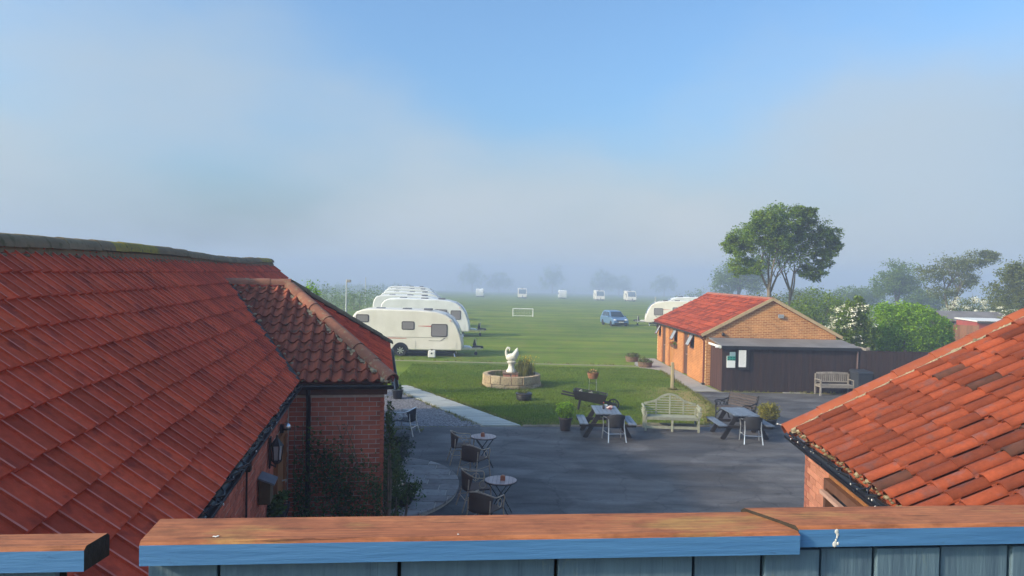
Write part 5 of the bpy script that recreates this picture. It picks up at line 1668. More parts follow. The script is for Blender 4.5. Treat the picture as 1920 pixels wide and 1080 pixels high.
def climber():
    t = thing('climbing_plant', on_lb(.7,.0,0), 'climbing plant trained over the lower front wall of the wing', 'climber', rz=R(10.05))
    tr = MB()
    rr = random.Random(11)
    for k in range(7):
        x = rr.uniform(-.6,.6); p = [(x,-.03,0)]
        for i in range(7):
            x += rr.uniform(-.16,.16); p.append((max(-.7,min(.66,x)), -.02-rr.uniform(0,.03), (i+1)*.33))
        tr.tube(p, [.016-.0016*i for i in range(8)], 5)
    tag(tr.build('stems', m_bark, t, True), kind='stuff')
    pts = []
    for _ in range(8000):
        x = rng.uniform(-.70,.66); top = 1.5 + .55*math.sin((x+.7)*2.2+.6) + .35*rng.normal()*.5
        z = rng.uniform(.1, max(.5, top))
        if rng.random() < .25 + .35*math.sin(x*9+z*4): continue
        pts.append((x, -.05-abs(rng.normal(0,.07)), z))
    leaves('foliage', pts, .055, m_leaf_dark, t)
climber()
bush('corner_climber', on_lb(1.47,.35,0), 'ivy hanging down the side corner of the wing below the gutter', [((0,0,2.2),(.09,.2,.45)),((.03,.1,1.5),(.14,.3,.5)),((.05,.2,.8),(.2,.4,.5))], 520, .055, m_leaf_dark, 'climber')
def wall_rack():
    t = thing('wall_rack', on_lb(-.10,-1.85,1.32), 'black wire hay rack of dark plants fixed to the wall by the door', 'planter', rz=R(10.05))
    mb = MB()
    for k in range(9):
        y = -.30 + k*.075
        mb.tube([(.01,y,.0),(.12,y,.03),(.20,y,.12),(.22,y,.24)], .007, 4)
    mb.tube([(.22,-.30,.24),(.22,.30,.24)], .009, 5).tube([(.012,-.30,.24),(.22,-.30,.24)], .009, 5).tube([(.012,.30,.24),(.22,.30,.24)], .009, 5)
    mb.build('wire_frame', m_wire, t, True)
    MB().prism([(.012,.02),(.11,.05),(.19,.14),(.20,.22),(.012,.22)], -.29, .29, 'y').build('liner', m_soil, t)
    leaves('foliage', blob_points([((.11,0,.30),(.14,.30,.14))], 700, 24), .08, m_leaf_dark, t)
wall_rack()

# ------------------------------------------------------------------ touring caravans
m_gel = M_('sun tinted cream gelcoat', (.78,.73,.64), (.68,.63,.54), 1.2, .38)  # warm sunlight tint is put into this base colour
m_gelw = M_('white gelcoat', (.74,.74,.72), (.64,.64,.62), 1.2, .38)
m_cvglass = glass_mat('tinted acrylic window', (.22,.20,.20), .08)
m_cvframe = M_('dark window rubber', (.05,.04,.035), None, 5, .6)
m_redline = M_('red caravan graphic', (.55,.10,.07), None, 5, .5)
m_greyline = M_('grey caravan graphic', (.28,.25,.22), None, 5, .5)
m_tyre = M_('tyre rubber', (.018,.018,.018), None, 5, .8)
m_blueglass = glass_mat('bluish front glass', (.14,.18,.22), .08)  # bluish base colour for the caravan front glass
CV_PROF = [(-3.06,.36),(-3.18,.55),(-3.20,1.5),(-3.10,2.18),(-2.90,2.44),(-2.55,2.57),(-1.8,2.61),(.6,2.57),(1.5,2.50),(2.05,2.36),(2.42,2.12),(2.70,1.72),(2.90,1.22),(3.0,.8),(3.02,.40),(2.9,.36)]
def rrect(cx, cz, w, h, r, n=3):
    pts = []
    for (sx, sz, a0) in ((1,1,0),(-1,1,90),(-1,-1,180),(1,-1,270)):
        for k in range(n+1):
            a = R(a0+90*k/n); pts.append((cx+sx*(w/2-r)+r*math.cos(a), cz+sz*(h/2-r)+r*math.sin(a)))
    return pts
def caravan(name, loc, rz, label, group, body_m, wins, stripe_m, scale=1.0, detail=True, hatch=True):
    t = thing(name, loc, label, 'caravan', group, rz)
    t.scale = (scale,)*3
    HW = 1.12
    MB().prism(CV_PROF, -HW, HW, 'y').build('body', body_m, t, True, bevel=.07, seg=3)
    MB().box(-2.9, 2.6, -.95, .95, .20, .37).build('chassis', m_black, t)
    for s in (-1, 1):
        y = s*(HW+.006)
        for (cx, cz, w, h) in wins:
            f = MB().prism(rrect(cx, cz, w+.10, h+.10, .09), y-s*.02, y+s*.006, 'y').build('window', m_cvframe, t)
            MB().prism(rrect(cx, cz, w, h, .06), y+s*.007, y+s*.020, 'y').build('pane', m_cvglass, f, True)
        MB().prism([(-.42+.44*math.cos(R(a)), .34+.44*math.sin(R(a))) for a in range(0, 181, 15)], y-s*.05, y+s*.004, 'y').build('wheel_arch', m_black, t)
        T = Matrix.Translation((-.42, s*(HW-.08), .33)) @ Matrix.Rotation(R(90), 4, 'X')
        wh = MB().lathe([(.20,-.09),(.31,-.09),(.33,-.06),(.33,.06),(.31,.09),(.20,.09)], 24, M=T).build('wheel', m_tyre, t, True)
        rim = MB().lathe([(.20,-.075),(.205,.0),(.20,.075)], 18, M=T)
        for k in range(7):
            a = k*2*math.pi/7
            q = T @ Vector((.19*math.cos(a), .19*math.sin(a), -s*-.092 if False else 0))
            c = T @ Vector((0,0,0))
            off = Vector((0, s*.085, 0))
            rim.bar(c+off, q+off, .05, .012, (0,1,0))
        rim.build('rim', m_alu, wh, True)
        if detail:
            MB().box(-2.0,2.2,y-s*.004,y+s*.004,1.065,1.085).build('trim_line', m_greyline, t)
            MB().add([(-1.3,y+s*.004,.99),(-.1,y+s*.004,1.0),(-.1,y+s*.004,1.02),(-1.3,y+s*.004,1.03),(-1.3,y-s*.004,.99),(-.1,y-s*.004,1.0),(-.1,y-s*.004,1.02),(-1.3,y-s*.004,1.03)],
                     [(0,1,2,3),(7,6,5,4),(0,4,5,1),(1,5,6,2),(2,6,7,3),(3,7,4,0)]).build('stripe', stripe_m, t)
            MB().add([(.55,y+s*.004,1.70),(1.55,y+s*.004,1.66),(1.55,y+s*.004,1.74),(.55,y+s*.004,1.715),(.55,y-s*.004,1.70),(1.55,y-s*.004,1.66),(1.55,y-s*.004,1.74),(.55,y-s*.004,1.715)],
                     [(0,1,2,3),(7,6,5,4),(0,4,5,1),(1,5,6,2),(2,6,7,3),(3,7,4,0)]).build('stripe', stripe_m, t)
            MB().bar((1.15,y,.90),(1.80,y,.90),.008,.03).bar((1.80,y,.90),(2.05,y,1.07),.008,.05).bar((-1.9,y,1.30),(-1.75,y,1.42),.008,.04).bar((-2.3,y,1.42),(-1.75,y,1.42),.008,.03).build('flash', m_greyline, t)
            for (hx, hz, w, h) in ((.25,.66,.34,.5),(2.55,.66,.28,.36)):
                MB().prism(rrect(hx, hz, w, h, .04), y-s*.003, y+s*.006, 'y').build('hatch', body_m, t, bevel=.003)
            MB().box(2.3,2.34,y-s*.01,y+s*.04,2.0,2.05).build('marker_light', m_redline, t)
    # front panel following the nose
    fp = MB()
    P = [(2.05,2.36),(2.42,2.12),(2.70,1.72),(2.90,1.22)]
    for a, b in zip(P[:-1], P[1:]):
        d = Vector((b[0]-a[0], 0, b[1]-a[1])).normalized(); n_ = Vector((-d.z, 0, d.x))*-1
        if n_.x < 0: n_ = -n_
        fp.add([(a[0]+n_.x*o_, y, a[1]+n_.z*o_) for o_ in (.004,.02) for y in (-.92,.92)] + [(b[0]+n_.x*o_, y, b[1]+n_.z*o_) for o_ in (.004,.02) for y in (-.92,.92)],
               [(0,1,5,4),(2,6,7,3),(0,4,6,2),(1,3,7,5),(0,2,3,1),(4,5,7,6)])
    fp.build('front_window', m_blueglass, t)
    for x in (-1.7, -.2, 1.0):
        MB().prism(rrect(x, 0, .5, .42, .06), 2.55, 2.65, 'z').build('rooflight', M_('smoked rooflight', (.12,.12,.13), None, 5, .2) if 'smoked rooflight' not in bpy.data.materials else bpy.data.materials['smoked rooflight'], t, bevel=.02)
    db = MB().bar((2.6,.55,.40),(4.15,.03,.42),.06,.10).bar((2.6,-.55,.40),(4.15,-.03,.42),.06,.10)
    db.build('drawbar', m_alu, t)
    MB().prism([(3.05,.42),(3.55,.42),(3.40,.52),(3.05,.55)], -.35, .35, 'y').build('drawbar_cover', m_gelw, t, bevel=.03)
    MB().tube([(3.75,.10,.95),(3.75,.10,.15)], .03, 8).build('jockey_stem', m_alu, t, True)
    MB().lathe([(.10,-.03),(.10,.03)], 14, M=Matrix.Translation((3.75,.10,.10)) @ Matrix.Rotation(R(90),4,'X')).build('jockey_wheel', m_tyre, t, True)
    MB().add([(3.5,-.14,.45),(4.2,-.1,.42),(4.2,.1,.42),(3.5,.14,.45),(3.6,-.10,.58),(4.15,-.06,.56),(4.15,.06,.56),(3.6,.10,.58)],
             [(0,3,2,1),(4,5,6,7),(0,1,5,4),(1,2,6,5),(2,3,7,6),(3,0,4,7)]).add([(3.55,-.08,.58),(3.78,-.08,.58),(3.66,-.03,.98),(3.55,.08,.58),(3.78,.08,.58),(3.66,.03,.98)],[(0,1,2),(5,4,3),(0,3,4,1),(1,4,5,2),(2,5,3,0)]).build('hitch_cover', m_black, t, bevel=.02)
    for x in (-2.7, 2.5):
        for s in (-1, 1):
            MB().bar((x,s*.85,.32),(x+.1,s*.95,.0),.05,.05).build('corner_steady', m_alu, t)
    return t
GL = 'caravans parked along the left side of the field'
W1 = [(-2.55,2.08,.62,.34),(-.02,1.72,.62,.38),(1.72,1.48,.82,.62)]
c1 = caravan('touring_caravan', (-5.75,42.25,0), R(1.5), 'sun tinted cream caravan with three tinted side windows nearest the brick building', GL, m_gel, W1, m_redline)
W2 = [(-1.9,1.62,.7,.4),(-.6,1.62,1.2,.5),(1.0,1.62,.8,.45),(2.05,1.52,.62,.55)]
c2 = caravan('touring_caravan', (-6.3,55.4,0), R(2), 'white caravan second in the left row with dark front side window', GL, m_gelw, W2, m_greyline, 1.06)
row = [(-8.9,66.5,1.07,'third caravan in the left row, only its roof and rooflights showing'),
       (-10.4,79,1.12,'fourth caravan in the left row, pale roof stepping up behind the third'),
       (-12.6,95,1.18,'fifth caravan in the left row, fading into the mist'),
       (-15.2,114,1.25,'farthest caravan of the left row, a faint pale block in the mist')]
for (x, y, s, lab) in row:
    c = copy_tree(c2); c.location = (x, y, ground_z(y)); c.scale = (s,)*3; c['label'] = lab
GR = 'caravans parked behind the brick block'
c = copy_tree(c1); c.location = (16.7, 75.5, ground_z(75.5)); c.rotation_euler = (0,0,R(172)); c['label'] = 'white caravan nose left just behind the corner of the brick block'; c['group'] = GR
c = copy_tree(c2); c.location = (21.2, 88, ground_z(88)); c.rotation_euler = (0,0,R(175)); c.scale = (1.1,)*3; c['label'] = 'pale caravan behind the first one at the brick block, only its roof showing'; c['group'] = GR
GF = 'caravans in a row at the misty far end of the field'
labs = ['leftmost and faintest caravan at the far end of the field', 'far caravan straight behind the goal frame', 'middle caravan of the five at the far end', 'far caravan second from the right before the car', 'far caravan nearest the blue car, rightmost of the five']
for (px, Y, sc_), lab in zip([(900,268,1.2),(979,256,1.35),(1054,272,1.22),(1123,240,1.28),(1181,232,1.28)], labs):
    p = at(px, 560, Y)
    c = copy_tree(c1 if int(px) % 2 else c2); c.location = (p.x, Y, ground_z(Y)); c.rotation_euler = (0,0,R(90 if int(px) in (900,1054) else -90)); c.scale = (sc_,)*3; c['label'] = lab; c['group'] = GF
def water_box():
    t = thing('water_carrier', (-4.35,40.75,0), 'white square water container on the grass by the sun tinted cream caravan', 'container', rz=R(2))
    MB().box(-.20,.20,-.15,.15,.02,.40).build('tank', m_white, t, bevel=.04)
    MB().lathe([(.05,.40),(.05,.45)], 10).build('cap', m_black, t, True)
    MB().tube([(-.12,0,.40),(-.10,0,.48),(.10,0,.48),(.12,0,.40)], .012, 6).build('handle', m_alu, t, True)
    MB().lathe([(.05,0),(.05,.012)], 10, M=Matrix.Translation((.0,-.152,.25)) @ Matrix.Rotation(R(90),4,'X')).build('tap', m_black, t, True)
water_box()

# ------------------------------------------------------------------ blue car
def car():
    t = thing('parked_car', (10.35,74.3,ground_z(74.3)), 'pale blue people carrier parked on the grass facing the camera', 'car', rz=R(-78))
    paint = M_('pale blue car paint', (.13,.23,.38), None, 5, .28, metal=.3)
    t.scale = (.93,)*3
    # local x: forwards
    low = [(-2.1,.25),(-2.15,.55),(-2.1,.95),(1.15,.98),(1.75,.86),(2.08,.66),(2.12,.35),(2.05,.22)]
    MB().prism(low, -.88, .88, 'y').build('body', paint, t, True, bevel=.10, seg=3)
    V = []
    base = [(-2.05,.94),(1.05,.96),(.30,1.52),(-.2,1.60),(-1.5,1.60),(-1.95,1.45)]
    wd = [.84,.82,.66,.64,.64,.66]
    for s in (-1,1): V += [(x, s*w, z) for (x, z), w in zip(base, wd)]
    n = 6
    F = [tuple(range(n)), tuple(range(2*n-1, n-1, -1))] + [(i, i+n, (i+1)%n+n, (i+1)%n) for i in range(n)]
    cab = MB().add(V, F).build('cabin', paint, t, True, bevel=.06, seg=3)
    gl = glass_mat('car window glass', (.03,.05,.07), .05)
    MB().add([(1.00,-.70,1.02),(1.00,.70,1.02),(.36,.58,1.50),(.36,-.58,1.50),(1.03,-.70,1.03),(1.03,.70,1.03),(.39,.58,1.51),(.39,-.58,1.51)],
             [(0,1,2,3),(7,6,5,4),(0,4,5,1),(1,5,6,2),(2,6,7,3),(3,7,4,0)]).build('windscreen', gl, t)
    for s in (-1,1):
        def sw_(a, b):
            ya = lambda z: s*(.835 - (z-.95)*.29 + .012)
            P = [(a,ya(1.05),1.05),(b,ya(1.05),1.05),(b-.05 if b < .5 else b-.5,ya(1.46),1.46),(a,ya(1.46),1.46)]
            MB().add(P + [(x, y+s*.008, z) for x, y, z in P], [(0,1,2,3),(7,6,5,4),(0,4,5,1),(1,5,6,2),(2,6,7,3),(3,7,4,0)]).build('side_window', gl, t)
        sw_(-.55,.72); sw_(-1.6,-.62)
        MB().ball((1.93,s*.62,.70), (.16,.20,.10), 10, 7).build('headlight', M_('headlight glass', (.7,.72,.75), None, 5, .1) if 'headlight glass' not in bpy.data.materials else bpy.data.materials['headlight glass'], t, True)
        MB().ball((.80,s*.98,1.02), (.09,.11,.08), 8, 6).build('wing_mirror', paint, t, True)
        for x in (1.35,-1.3):
            T = Matrix.Translation((x, s*.80, .31)) @ Matrix.Rotation(R(90),4,'X')
            wh = MB().lathe([(.19,-.10),(.29,-.10),(.31,-.07),(.31,.07),(.29,.10),(.19,.10)], 20, M=T).build('wheel', m_tyre, t, True)
            MB().lathe([(.02,-.09),(.19,-.085),(.19,.085),(.02,.09)], 14, M=T).build('rim', m_alu, wh, True)
    MB().box(2.06,2.15,-.45,.45,.56,.68).build('grille', m_black, t, bevel=.02)
    MB().box(2.10,2.16,-.70,.70,.26,.42).build('lower_grille', m_black, t, bevel=.02)
    MB().box(2.13,2.17,-.26,.26,.44,.55).build('number_plate', m_white, t)
car()

# goal
def goal():
    t = thing('football_goal', (1.4,90.2,ground_z(90.2)), 'small white football goal frame on the misty field', 'goal')
    w, h = 1.22, .95
    for s in (-1,1):
        MB().tube([(s*w,0,0),(s*w,0,h)], .05, 8).build('post', m_white, t, True)
        MB().tube([(s*w,0,h),(s*w,.7,h*.95),(s*w,1.0,0)], .03, 6).build('stanchion', m_white, t, True)
    MB().tube([(-w,0,h),(w,0,h)], .05, 8).build('crossbar', m_white, t, True)
    MB().tube([(-w,1.0,.03),(w,1.0,.03)], .03, 6).build('ground_bar', m_white, t, True)
    nm = MB()
    for i in range(13): nm.tube([(-w+i*w/6,.72,h*.95),(-w+i*w/6,1.0,.03)], .006, 3)
    for j in range(6): nm.tube([(-w,.72+j*.056,h*.95*(1-j/6)),(w,.72+j*.056,h*.95*(1-j/6))], .006, 3)
    tag(nm.build('net', m_white, t), kind='stuff')
goal()
def lamp_post(px, py0, py1, label, Y, head=True):
    b = at(px, py1, Y); z0 = ground_z(Y); top = at(px, py0, Y).z
    t = thing('lamp_post', (b.x, Y, z0), label, 'lamp post', 'poles along the left hedge')
    g = M_('galvanised pole', (.42,.43,.42), None, 5, .5) if 'galvanised pole' not in bpy.data.materials else bpy.data.materials['galvanised pole']
    H_ = top - z0
    MB().tube([(0,0,0),(0,0,H_)], [.09,.06], 10).build('pole', g, t, True)
    if head:
        MB().box(.02,.42,-.18,.12,H_-.28,H_-.02).build('floodlight', m_greyline, t, bevel=.03)
lamp_post(649, 524, 587, 'tall grey floodlight pole rising behind the brick wing', 72)
lamp_post(685, 520, 566, 'thin misty pole farther back along the left hedge', 120, False)
lamp_post(1228, 557, 600, 'thin pale mast beside the caravans behind the brick block', 78, False)

# ------------------------------------------------------------------ trees and shrubs
def branch(mb, p, d, r, L, depth, rr, tips, bend=.25, split=3, upk=.12):
    pts, rs = [p], [r]
    q = p.copy(); dd = d.copy(); n = 4
    for i in range(n):
        dd = (dd + Vector((rr.uniform(-1,1), rr.uniform(-1,1), rr.uniform(-.5,1)))*bend*.5 + Vector((0,0,upk))).normalized()
        q = q + dd*(L/n)
        pts.append(q.copy()); rs.append(r*(1-.45*(i+1)/n))
    mb.tube(pts, rs, 7 if depth > 1 else 5)
    if depth == 0:
        tips.append(q); tips.append(pts[2]); return
    for k in range(split):
        a = rr.uniform(0, 6.28)
        side = Vector((math.cos(a), math.sin(a), rr.uniform(.0,.6)))
        nd = (dd*.75 + side*rr.uniform(.55,.95)).normalized()
        st = pts[rr.choice([2,3,4])] if k else q
        branch(mb, st, nd, rs[-1]*rr.uniform(.62,.85), L*rr.uniform(.6,.85), depth-1, rr, tips, bend, split, upk)
def tree(name, loc, label, h_trunk, r, L, crown_blobs, per, size, lm, seed, lean=(0,0), clumps=40, depth=2, group=None, spread=.16, tipleaf=30, shell=.7, tips_r=.6):
    t = thing(name, loc, label, 'tree', group)
    rr = random.Random(seed); g = np.random.default_rng(seed)
    mb = MB(); tips = []
    base = Vector((0,0,0)); top = Vector((lean[0], lean[1], h_trunk))
    mid = base.lerp(top, .5) + Vector((rr.uniform(-.15,.15), rr.uniform(-.1,.1), 0))
    mb.tube([base-Vector((0,0,.1)), base+Vector((0,0,h_trunk*.12)), mid, top], [r*1.35, r*1.05, r*.88, r*.75], 10)
    for k in range(4):
        a = k*1.57 + rr.uniform(-.4,.4)
        d = Vector((math.cos(a)*.55, math.sin(a)*.55, 1)).normalized()
        branch(mb, top - Vector((0,0,h_trunk*.18*rr.random())), d, r*.55, L, depth, rr, tips)
    mb.build('trunk', m_bark, t, True)
    pts = blob_points(crown_blobs, per, clumps, spread, shell, g)
    if tipleaf:
        tp = np.array([tuple(p) for p in tips])
        k = g.integers(0, len(tp), tipleaf*len(tp))
        pts = np.concatenate([pts, tp[k] + g.normal(0, tips_r, (len(k),3))*np.array([1,1,.6])])
    leaves('crown', pts, size, lm, t, .5)
    return t
# two tall ash-like trees, left and right of one broad crown
K = .625
def sc(bl): return [((c[0]*K, c[1]*K, 4.7+(c[2]-4.7)*K), tuple(v*K for v in r_)) for c, r_ in bl]
p = at(1445,560,50)
tree('ash_tree', (p.x,50,ground_z(50)), 'left of the two tall trees sharing one broad crown, thick pale trunk', 4.4, .17, 1.75,
     sc([((-2.2,0,9.6),(2.6,2.4,1.7)),((.4,-.2,11.2),(2.6,2.4,1.7)),((-3.6,0,8.0),(1.8,1.9,1.4)),((-.6,.5,10.2),(3.0,2.5,1.9)),((-2.9,.2,6.0),(2.2,2.0,1.2)),((-4.2,.2,8.6),(1.2,1.2,1.0)),((.9,0,8.9),(1.7,1.8,1.2)),((-1.2,-1,11.0),(1.6,1.5,1.2))]),
     3600, .14, m_leaf_mid, 5, (-.15,0), 44, 2, 'pair of tall trees', .105, 40, tips_r=.35)
p = at(1479,560,51)
tree('ash_tree', (p.x,51,ground_z(51)), 'right of the two tall trees sharing one broad crown, thinner forked trunk', 4.1, .125, 1.7,
     sc([((2.2,0,10.2),(2.5,2.2,1.7)),((.2,.3,11.6),(2.3,2.2,1.7)),((3.9,0,9.3),(1.8,1.8,1.5)),((1.4,.4,9.2),(2.4,2.2,1.4)),((3.4,0,7.2),(1.7,1.6,1.2)),((2.4,-.3,5.6),(1.8,1.6,1.1)),((4.6,0,8.6),(1.1,1.2,1.0)),((1.0,-1,12.0),(1.4,1.4,.9))]),
     3400, .14, m_leaf_deep, 9, (.1,0), 44, 2, 'pair of tall trees', .105, 40, tips_r=.35)
p = at(1385,560,150)
tree('misty_tree', (p.x,150,ground_z(150)), 'misty grey green tree behind the left of the two tall trees', 3.5, .4, 2.6, [((0,0,7.2),(4.6,4,3.4)),((2.5,0,6),(3.5,3,3)),((-2.6,0,5),(3.2,3,2.6)),((3.8,0,8.6),(2.2,2,2.2))], 2600, .42, m_leaf_deep, 14, clumps=60)
p = at(1682,560,108)
tree('misty_tree', (p.x,108,ground_z(108)), 'pale misty rounded tree left of the leaning tree', 2.5, .25, 2.1, [((0,0,6.4),(3.0,2.6,2.0)),((-1.4,0,4.8),(2.4,2.2,1.7)),((1.7,0,4.6),(2.3,2.2,1.7))], 2200, .30, m_leaf_deep, 17, clumps=50)
p = at(1775,560,76)
tree('leaning_tree', (p.x,76,ground_z(76)), 'open branched tree leaning right behind the bright clipped bush', 2.0, .24, 2.5, [((3.0,0,7.5),(1.9,1.7,.9)),((.8,0,6.8),(2.2,1.8,.9)),((-1.5,0,5.9),(1.7,1.6,.9)),((4.2,0,7.9),(.9,.9,.6)),((1.6,0,5.3),(1.8,1.6,.8)),((-.4,0,4.0),(1.6,1.6,.8))], 1500, .20, m_leaf_olive, 23, (.4,0), clumps=44, tipleaf=26)
p = at(1905,560,58)
tree('hawthorn_tree', (p.x+1.2,58,ground_z(58)), 'olive green tree at the right edge of the view', 1.4, .22, 1.8, [((-.3,0,4.9),(2.3,2,1.5)),((-2.2,0,3.9),(1.7,1.6,1.4)),((1.5,0,5.9),(2.2,1.8,1.4)),((3.0,0,4.6),(2.0,1.8,1.7)),((-1.3,0,5.6),(1.2,1.1,.9)),((-.6,-.5,3.0),(2.2,1.8,1.3))], 3000, .17, m_leaf_olive, 29, clumps=55)
for (px, Y, lab, rad, h) in ((1590,135,'low misty tree just right of the two tall trees',3.0,5.2),(1625,140,'low misty tree between the tall trees and the pale rounded tree',3.2,5.4),(1730,120,'low misty tree below the crown of the leaning tree',3.0,4.6),(1510,150,'low misty tree seen under the crown of the right tall tree',3.6,5.0)):
    p = at(px, 560, Y)
    tree('misty_tree', (p.x,Y,ground_z(Y)), lab, h*.3, .2, 1.3, [((0,0,h*.68),(rad,rad*.8,h*.3)),((rad*.6,0,h*.5),(rad*.6,rad*.6,h*.3)),((-rad*.6,0,h*.5),(rad*.6,rad*.6,h*.3))], 1300, .32, m_leaf_deep, int(px), clumps=40, depth=1, group='low trees in the mist')
far_trees = [(885,600,'far grey tree left of the goal, nearly lost in the mist',24,12),(935,620,'low far tree in the mist above the leftmost far caravan',18,13),(1035,590,'tallest of the far grey trees, near the middle caravan',24,9.8),(1130,585,'far grey tree above the second far caravan from the right',21,11),(1160,610,'broad low far tree left of the blue car',17.5,13),(1245,570,'far grey tree right of the blue car',18,10)]
for (px, Y, lab, h, rad) in far_trees:
    p = at(px, 560, Y)
    tree('misty_tree', (p.x,Y,ground_z(Y)), lab, h*.25, .45, 3.2, [((0,0,h*.72),(rad*.75,rad*.7,h*.27)),((rad*.4,0,h*.5),(rad*.6,rad*.6,h*.28)),((-rad*.45,0,h*.45),(rad*.6,rad*.6,h*.3))], 1100, .95, m_leaf_deep, int(px), clumps=36, depth=1, group='trees at the misty end of the field')
# shrubs beyond the brick block
def blossom(blobs, n, size, zmin):
    def f(t):
        g = blob_points(blobs, n*4, 60, .05, .97)
        g = g[g[:,2] > zmin][:n]
        V, F = [], []
        pts = np.concatenate([q + rng.normal(0, 1, (14,3))*np.array([size*.7,size*.7,size*.22]) for q in g])
        leaves('blossom', pts, size*.55, m_flower_w, t, 1.2, .9)
    return f
EB = [((0,0,2.5),(.95,.9,1.15)),((-.5,-.2,1.5),(.8,.8,1.1)),((.5,-.1,1.8),(.8,.8,1.2)),((.25,0,3.2),(.55,.6,.7))]
p = at(1596,640,37.0)
bush('elder_bush', (p.x,37.0,0), 'elder bush covered in flat cream blossom beside the brick gable', EB, 4200, .11, m_leaf_deep, clumps=80, spread=.11, extra=blossom(EB, 120, .17, .9))
p = at(1694,660,39.5)
bush('clipped_bush', (p.x,39.5,0), 'large dense bright green bush right of the elder', [((-.9,0,1.8),(1.6,1.5,1.75)),((.9,0,1.7),(1.6,1.5,1.7)),((0,-.4,1.9),(1.7,1.5,1.72)),((-1.6,-.2,1.2),(.9,1.2,1.3)),((1.7,-.2,1.1),(.8,1.2,1.2))], 13000, .11, m_leaf_lime, clumps=420, spread=.06, shell=.93)
p = at(1532,600,50)
bush('dark_bush', (p.x,50,0), 'dark green rounded bush behind the roof of the brick block', [((0,0,2.3),(2.0,1.6,1.8)),((-1.4,0,1.8),(1.5,1.4,1.6)),((1.2,0,1.9),(1.3,1.4,1.6))], 4500, .15, m_leaf_mid, clumps=90, spread=.11)
p = at(1448,580,62)
bush('dark_bush', (p.x,62,ground_z(62)), 'mixed hedge bush at the foot of the two tall trees', [((-1.2,0,2.0),(2.0,1.6,1.7)),((1.3,0,2.2),(1.9,1.6,1.7)),((3.0,0,1.8),(1.6,1.5,1.5))], 1900, .18, m_leaf_olive, clumps=60, spread=.14)
BB = [((0,0,2.2),(1.9,1.4,1.5)),((1.8,0,2.0),(1.6,1.4,1.3))]
p = at(1812,600,56)
bush('blossom_bush', (p.x,56,ground_z(56)), 'bush with cream blossom above the dark shed roof', BB, 2300, .14, m_leaf_olive, clumps=60, spread=.14, extra=blossom(BB, 170, .15, 2.0))
BC = [((0,0,1.8),(1.5,1.3,1.3)),((1.5,0,2.0),(1.5,1.3,1.3))]
p = at(1885,600,53)
bush('blossom_bush', (p.x,53,0), 'bush with cream blossom at the right edge above the orange roof', BC, 1800, .14, m_leaf_olive, clumps=50, spread=.14, extra=blossom(BC, 90, .15, 1.7))
p = at(581,560,27)
bush('green_shrub', (p.x,27,0), 'bright leafy shrub top peeping over the hip of the wing roof', [((0,0,3.3),(.42,.5,.85)),((-.2,0,2.2),(.6,.6,1.0))], 1500, .10, m_leaf_lime, clumps=50, spread=.16)
# misty hedgerow behind the left row of caravans
def hedge_run(name, pts, label, h, seed):
    g = np.random.default_rng(seed)
    t = thing(name, pts[0], label, 'hedge')
    o = Vector(pts[0]); L = (Vector(pts[1])-o)
    blobs = []
    n = int(L.length/2.2)
    for i in range(n+1):
        q = L*(i/n); hh = h*g.uniform(.75,1.2)
        blobs.append(((q.x+g.uniform(-.5,.5), q.y, q.z+hh*.5), (1.7, 1.3, hh*.52)))
    tr = MB()
    for (c, rd) in blobs: tr.tube([(c[0],c[1],c[2]-rd[2]),(c[0]+.1,c[1],c[2]+rd[2]*.3)], [.06,.02], 5)
    tag(tr.build('stems', m_bark, t, True), kind='stuff')
    leaves('foliage', blob_points(blobs, 420, 26, .2, .75, g), .26, m_leaf_deep, t)
hedge_run('hedgerow', [(-36,74,ground_z(74)), (-19,108,ground_z(108))], 'misty hedgerow behind the floodlight pole and left caravans', 3.0, 3)
hedge_run('hedgerow', [(-100,190,ground_z(190)), (-44,330,ground_z(330))], 'faint far hedgerow at the left end of the field', 4.0, 4)
hedge_run('hedgerow', [(-60,680,ground_z(680)), (200,640,ground_z(640))], 'faint hedge line along the far end of the field', 9.0, 6)
hedge_run('hedgerow', [(34,150,ground_z(150)), (95,140,ground_z(140))], 'misty hedge line behind the trees at the right', 3.4, 8)

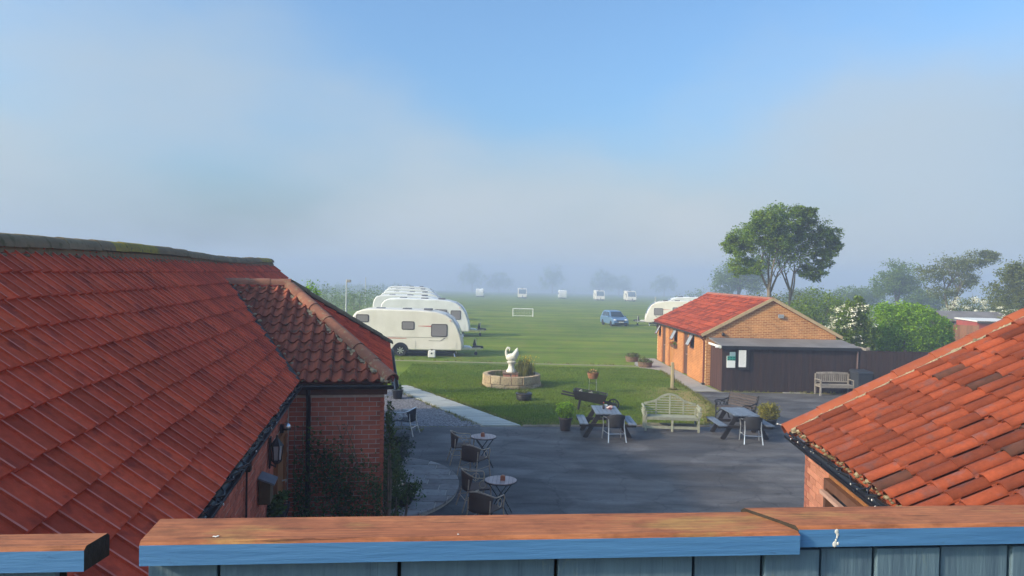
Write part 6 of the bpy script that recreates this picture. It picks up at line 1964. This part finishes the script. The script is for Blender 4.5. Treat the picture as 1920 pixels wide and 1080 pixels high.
# sheds and fence at the right
m_dshed = M_('dark weathered shed wood', (.075,.055,.045), (.055,.042,.036), 6, .85, .1, .2, vec=(2,2,.3))
def garden_shed():
    x0, x1 = at(1777,600,52).x, at(1890,600,52).x
    t = thing('garden_shed', (x0,52,0), 'long dark wooden shed with low felt roof behind the clipped bush', 'shed')
    w = x1-x0
    MB().box(.02,w,.02,2.4,0,2.12).build('core', m_dshed, t)
    for i in range(28):
        MB().box(i*w/28+.005,(i+1)*w/28-.005,-.012 if i % 2 else -.004,.019,0,2.1).build('board', m_dshed, t)
    r = MB(); slab(r, (-.2,-.25,2.14), (-.2,1.2,2.72), (w+.2,1.2,2.72), (w+.2,-.25,2.14), .06); slab(r, (-.2,1.2,2.72), (-.2,2.65,2.14), (w+.2,2.65,2.14), (w+.2,1.2,2.72), .06)
    r.build('roof', m_felt, t)
    MB().box(-.2,w+.2,-.29,-.255,2.05,2.14).build('fascia', m_greywood, t)
    wx = at(1800,606,51.9).x - x0
    f = MB().box(wx-.42,wx+.42,-.04,-.013,1.30,2.0).build('window', m_black, t)
    MB().box(wx-.36,wx+.36,-.046,-.042,1.36,1.94).build('curtain', M_('pale pink cloth', (.55,.40,.42), None, 5, .9), f)
    MB().box(wx-.06,wx+.06,-.050,-.047,1.36,1.94).box(wx-.36,wx+.36,-.0515,-.0505,1.60,1.71).build('cross', M_('red cloth', (.50,.10,.10), None, 5, .9), f)
garden_shed()
def red_store():
    x0, x1 = at(1832,610,47).x, at(1905,610,47).x
    t = thing('red_store', (x0,47,0), 'red brown box store with pale flat roof half hidden by the orange roof', 'store')
    w = x1-x0
    MB().box(0,w,0,2.2,0,2.28).build('wall', M_('red painted panel', (.34,.065,.045), (.28,.055,.04), 3, .6), t)
    r = MB(); slab(r, (-.08,-.10,2.36), (-.08,2.3,2.44), (w+.1,2.3,2.44), (w+.1,-.10,2.36), .07)
    r.build('roof', m_white, t)
    MB().box(-.06,w+.06,-.12,-.102,2.2,2.34).build('fascia', m_dshed, t)
red_store()
m_fenceor = M_('orange larch boards', (.22,.10,.045), (.17,.075,.035), 6, .85, .2, .2, vec=(3,3,.3))
board_fence('panel_fence', (at(1772,610,46).x,46,0), (at(1836,610,45).x,45,0), 2.15, 'orange brown board fence in front of the dark shed', m_fenceor, .16)
gp = thing('gate_post', at(1770,650,40).xyz*1, 'short pale post with a rail right of the clipped bush', 'post')
gp.location.z = 0
MB().box(-.06,.06,-.06,.06,0,1.75).build('shaft', m_palewood, gp)
MB().bar((.06,0,1.5),(2.4,-.2,1.2),.04,.12).build('rail', m_greywood, gp)

# ------------------------------------------------------------------ morning mist
m = bpy.data.materials.new('morning mist'); m.use_nodes = True
n, l = m.node_tree.nodes, m.node_tree.links
n.clear()
out = n.new('ShaderNodeOutputMaterial'); pv = n.new('ShaderNodeVolumePrincipled')
pv.inputs['Color'].default_value = (.47,.565,.79,1)
pv.inputs['Density'].default_value = HAZE
pv.inputs['Anisotropy'].default_value = 0.0
l.new(pv.outputs[0], out.inputs['Volume'])
hz = MB().box(-910, 910, -125, 910, ground_z(900)-1.5, 14.6).build('haze', m)
tag(hz, 'pale morning mist lying over the field', 'mist', kind='stuff')
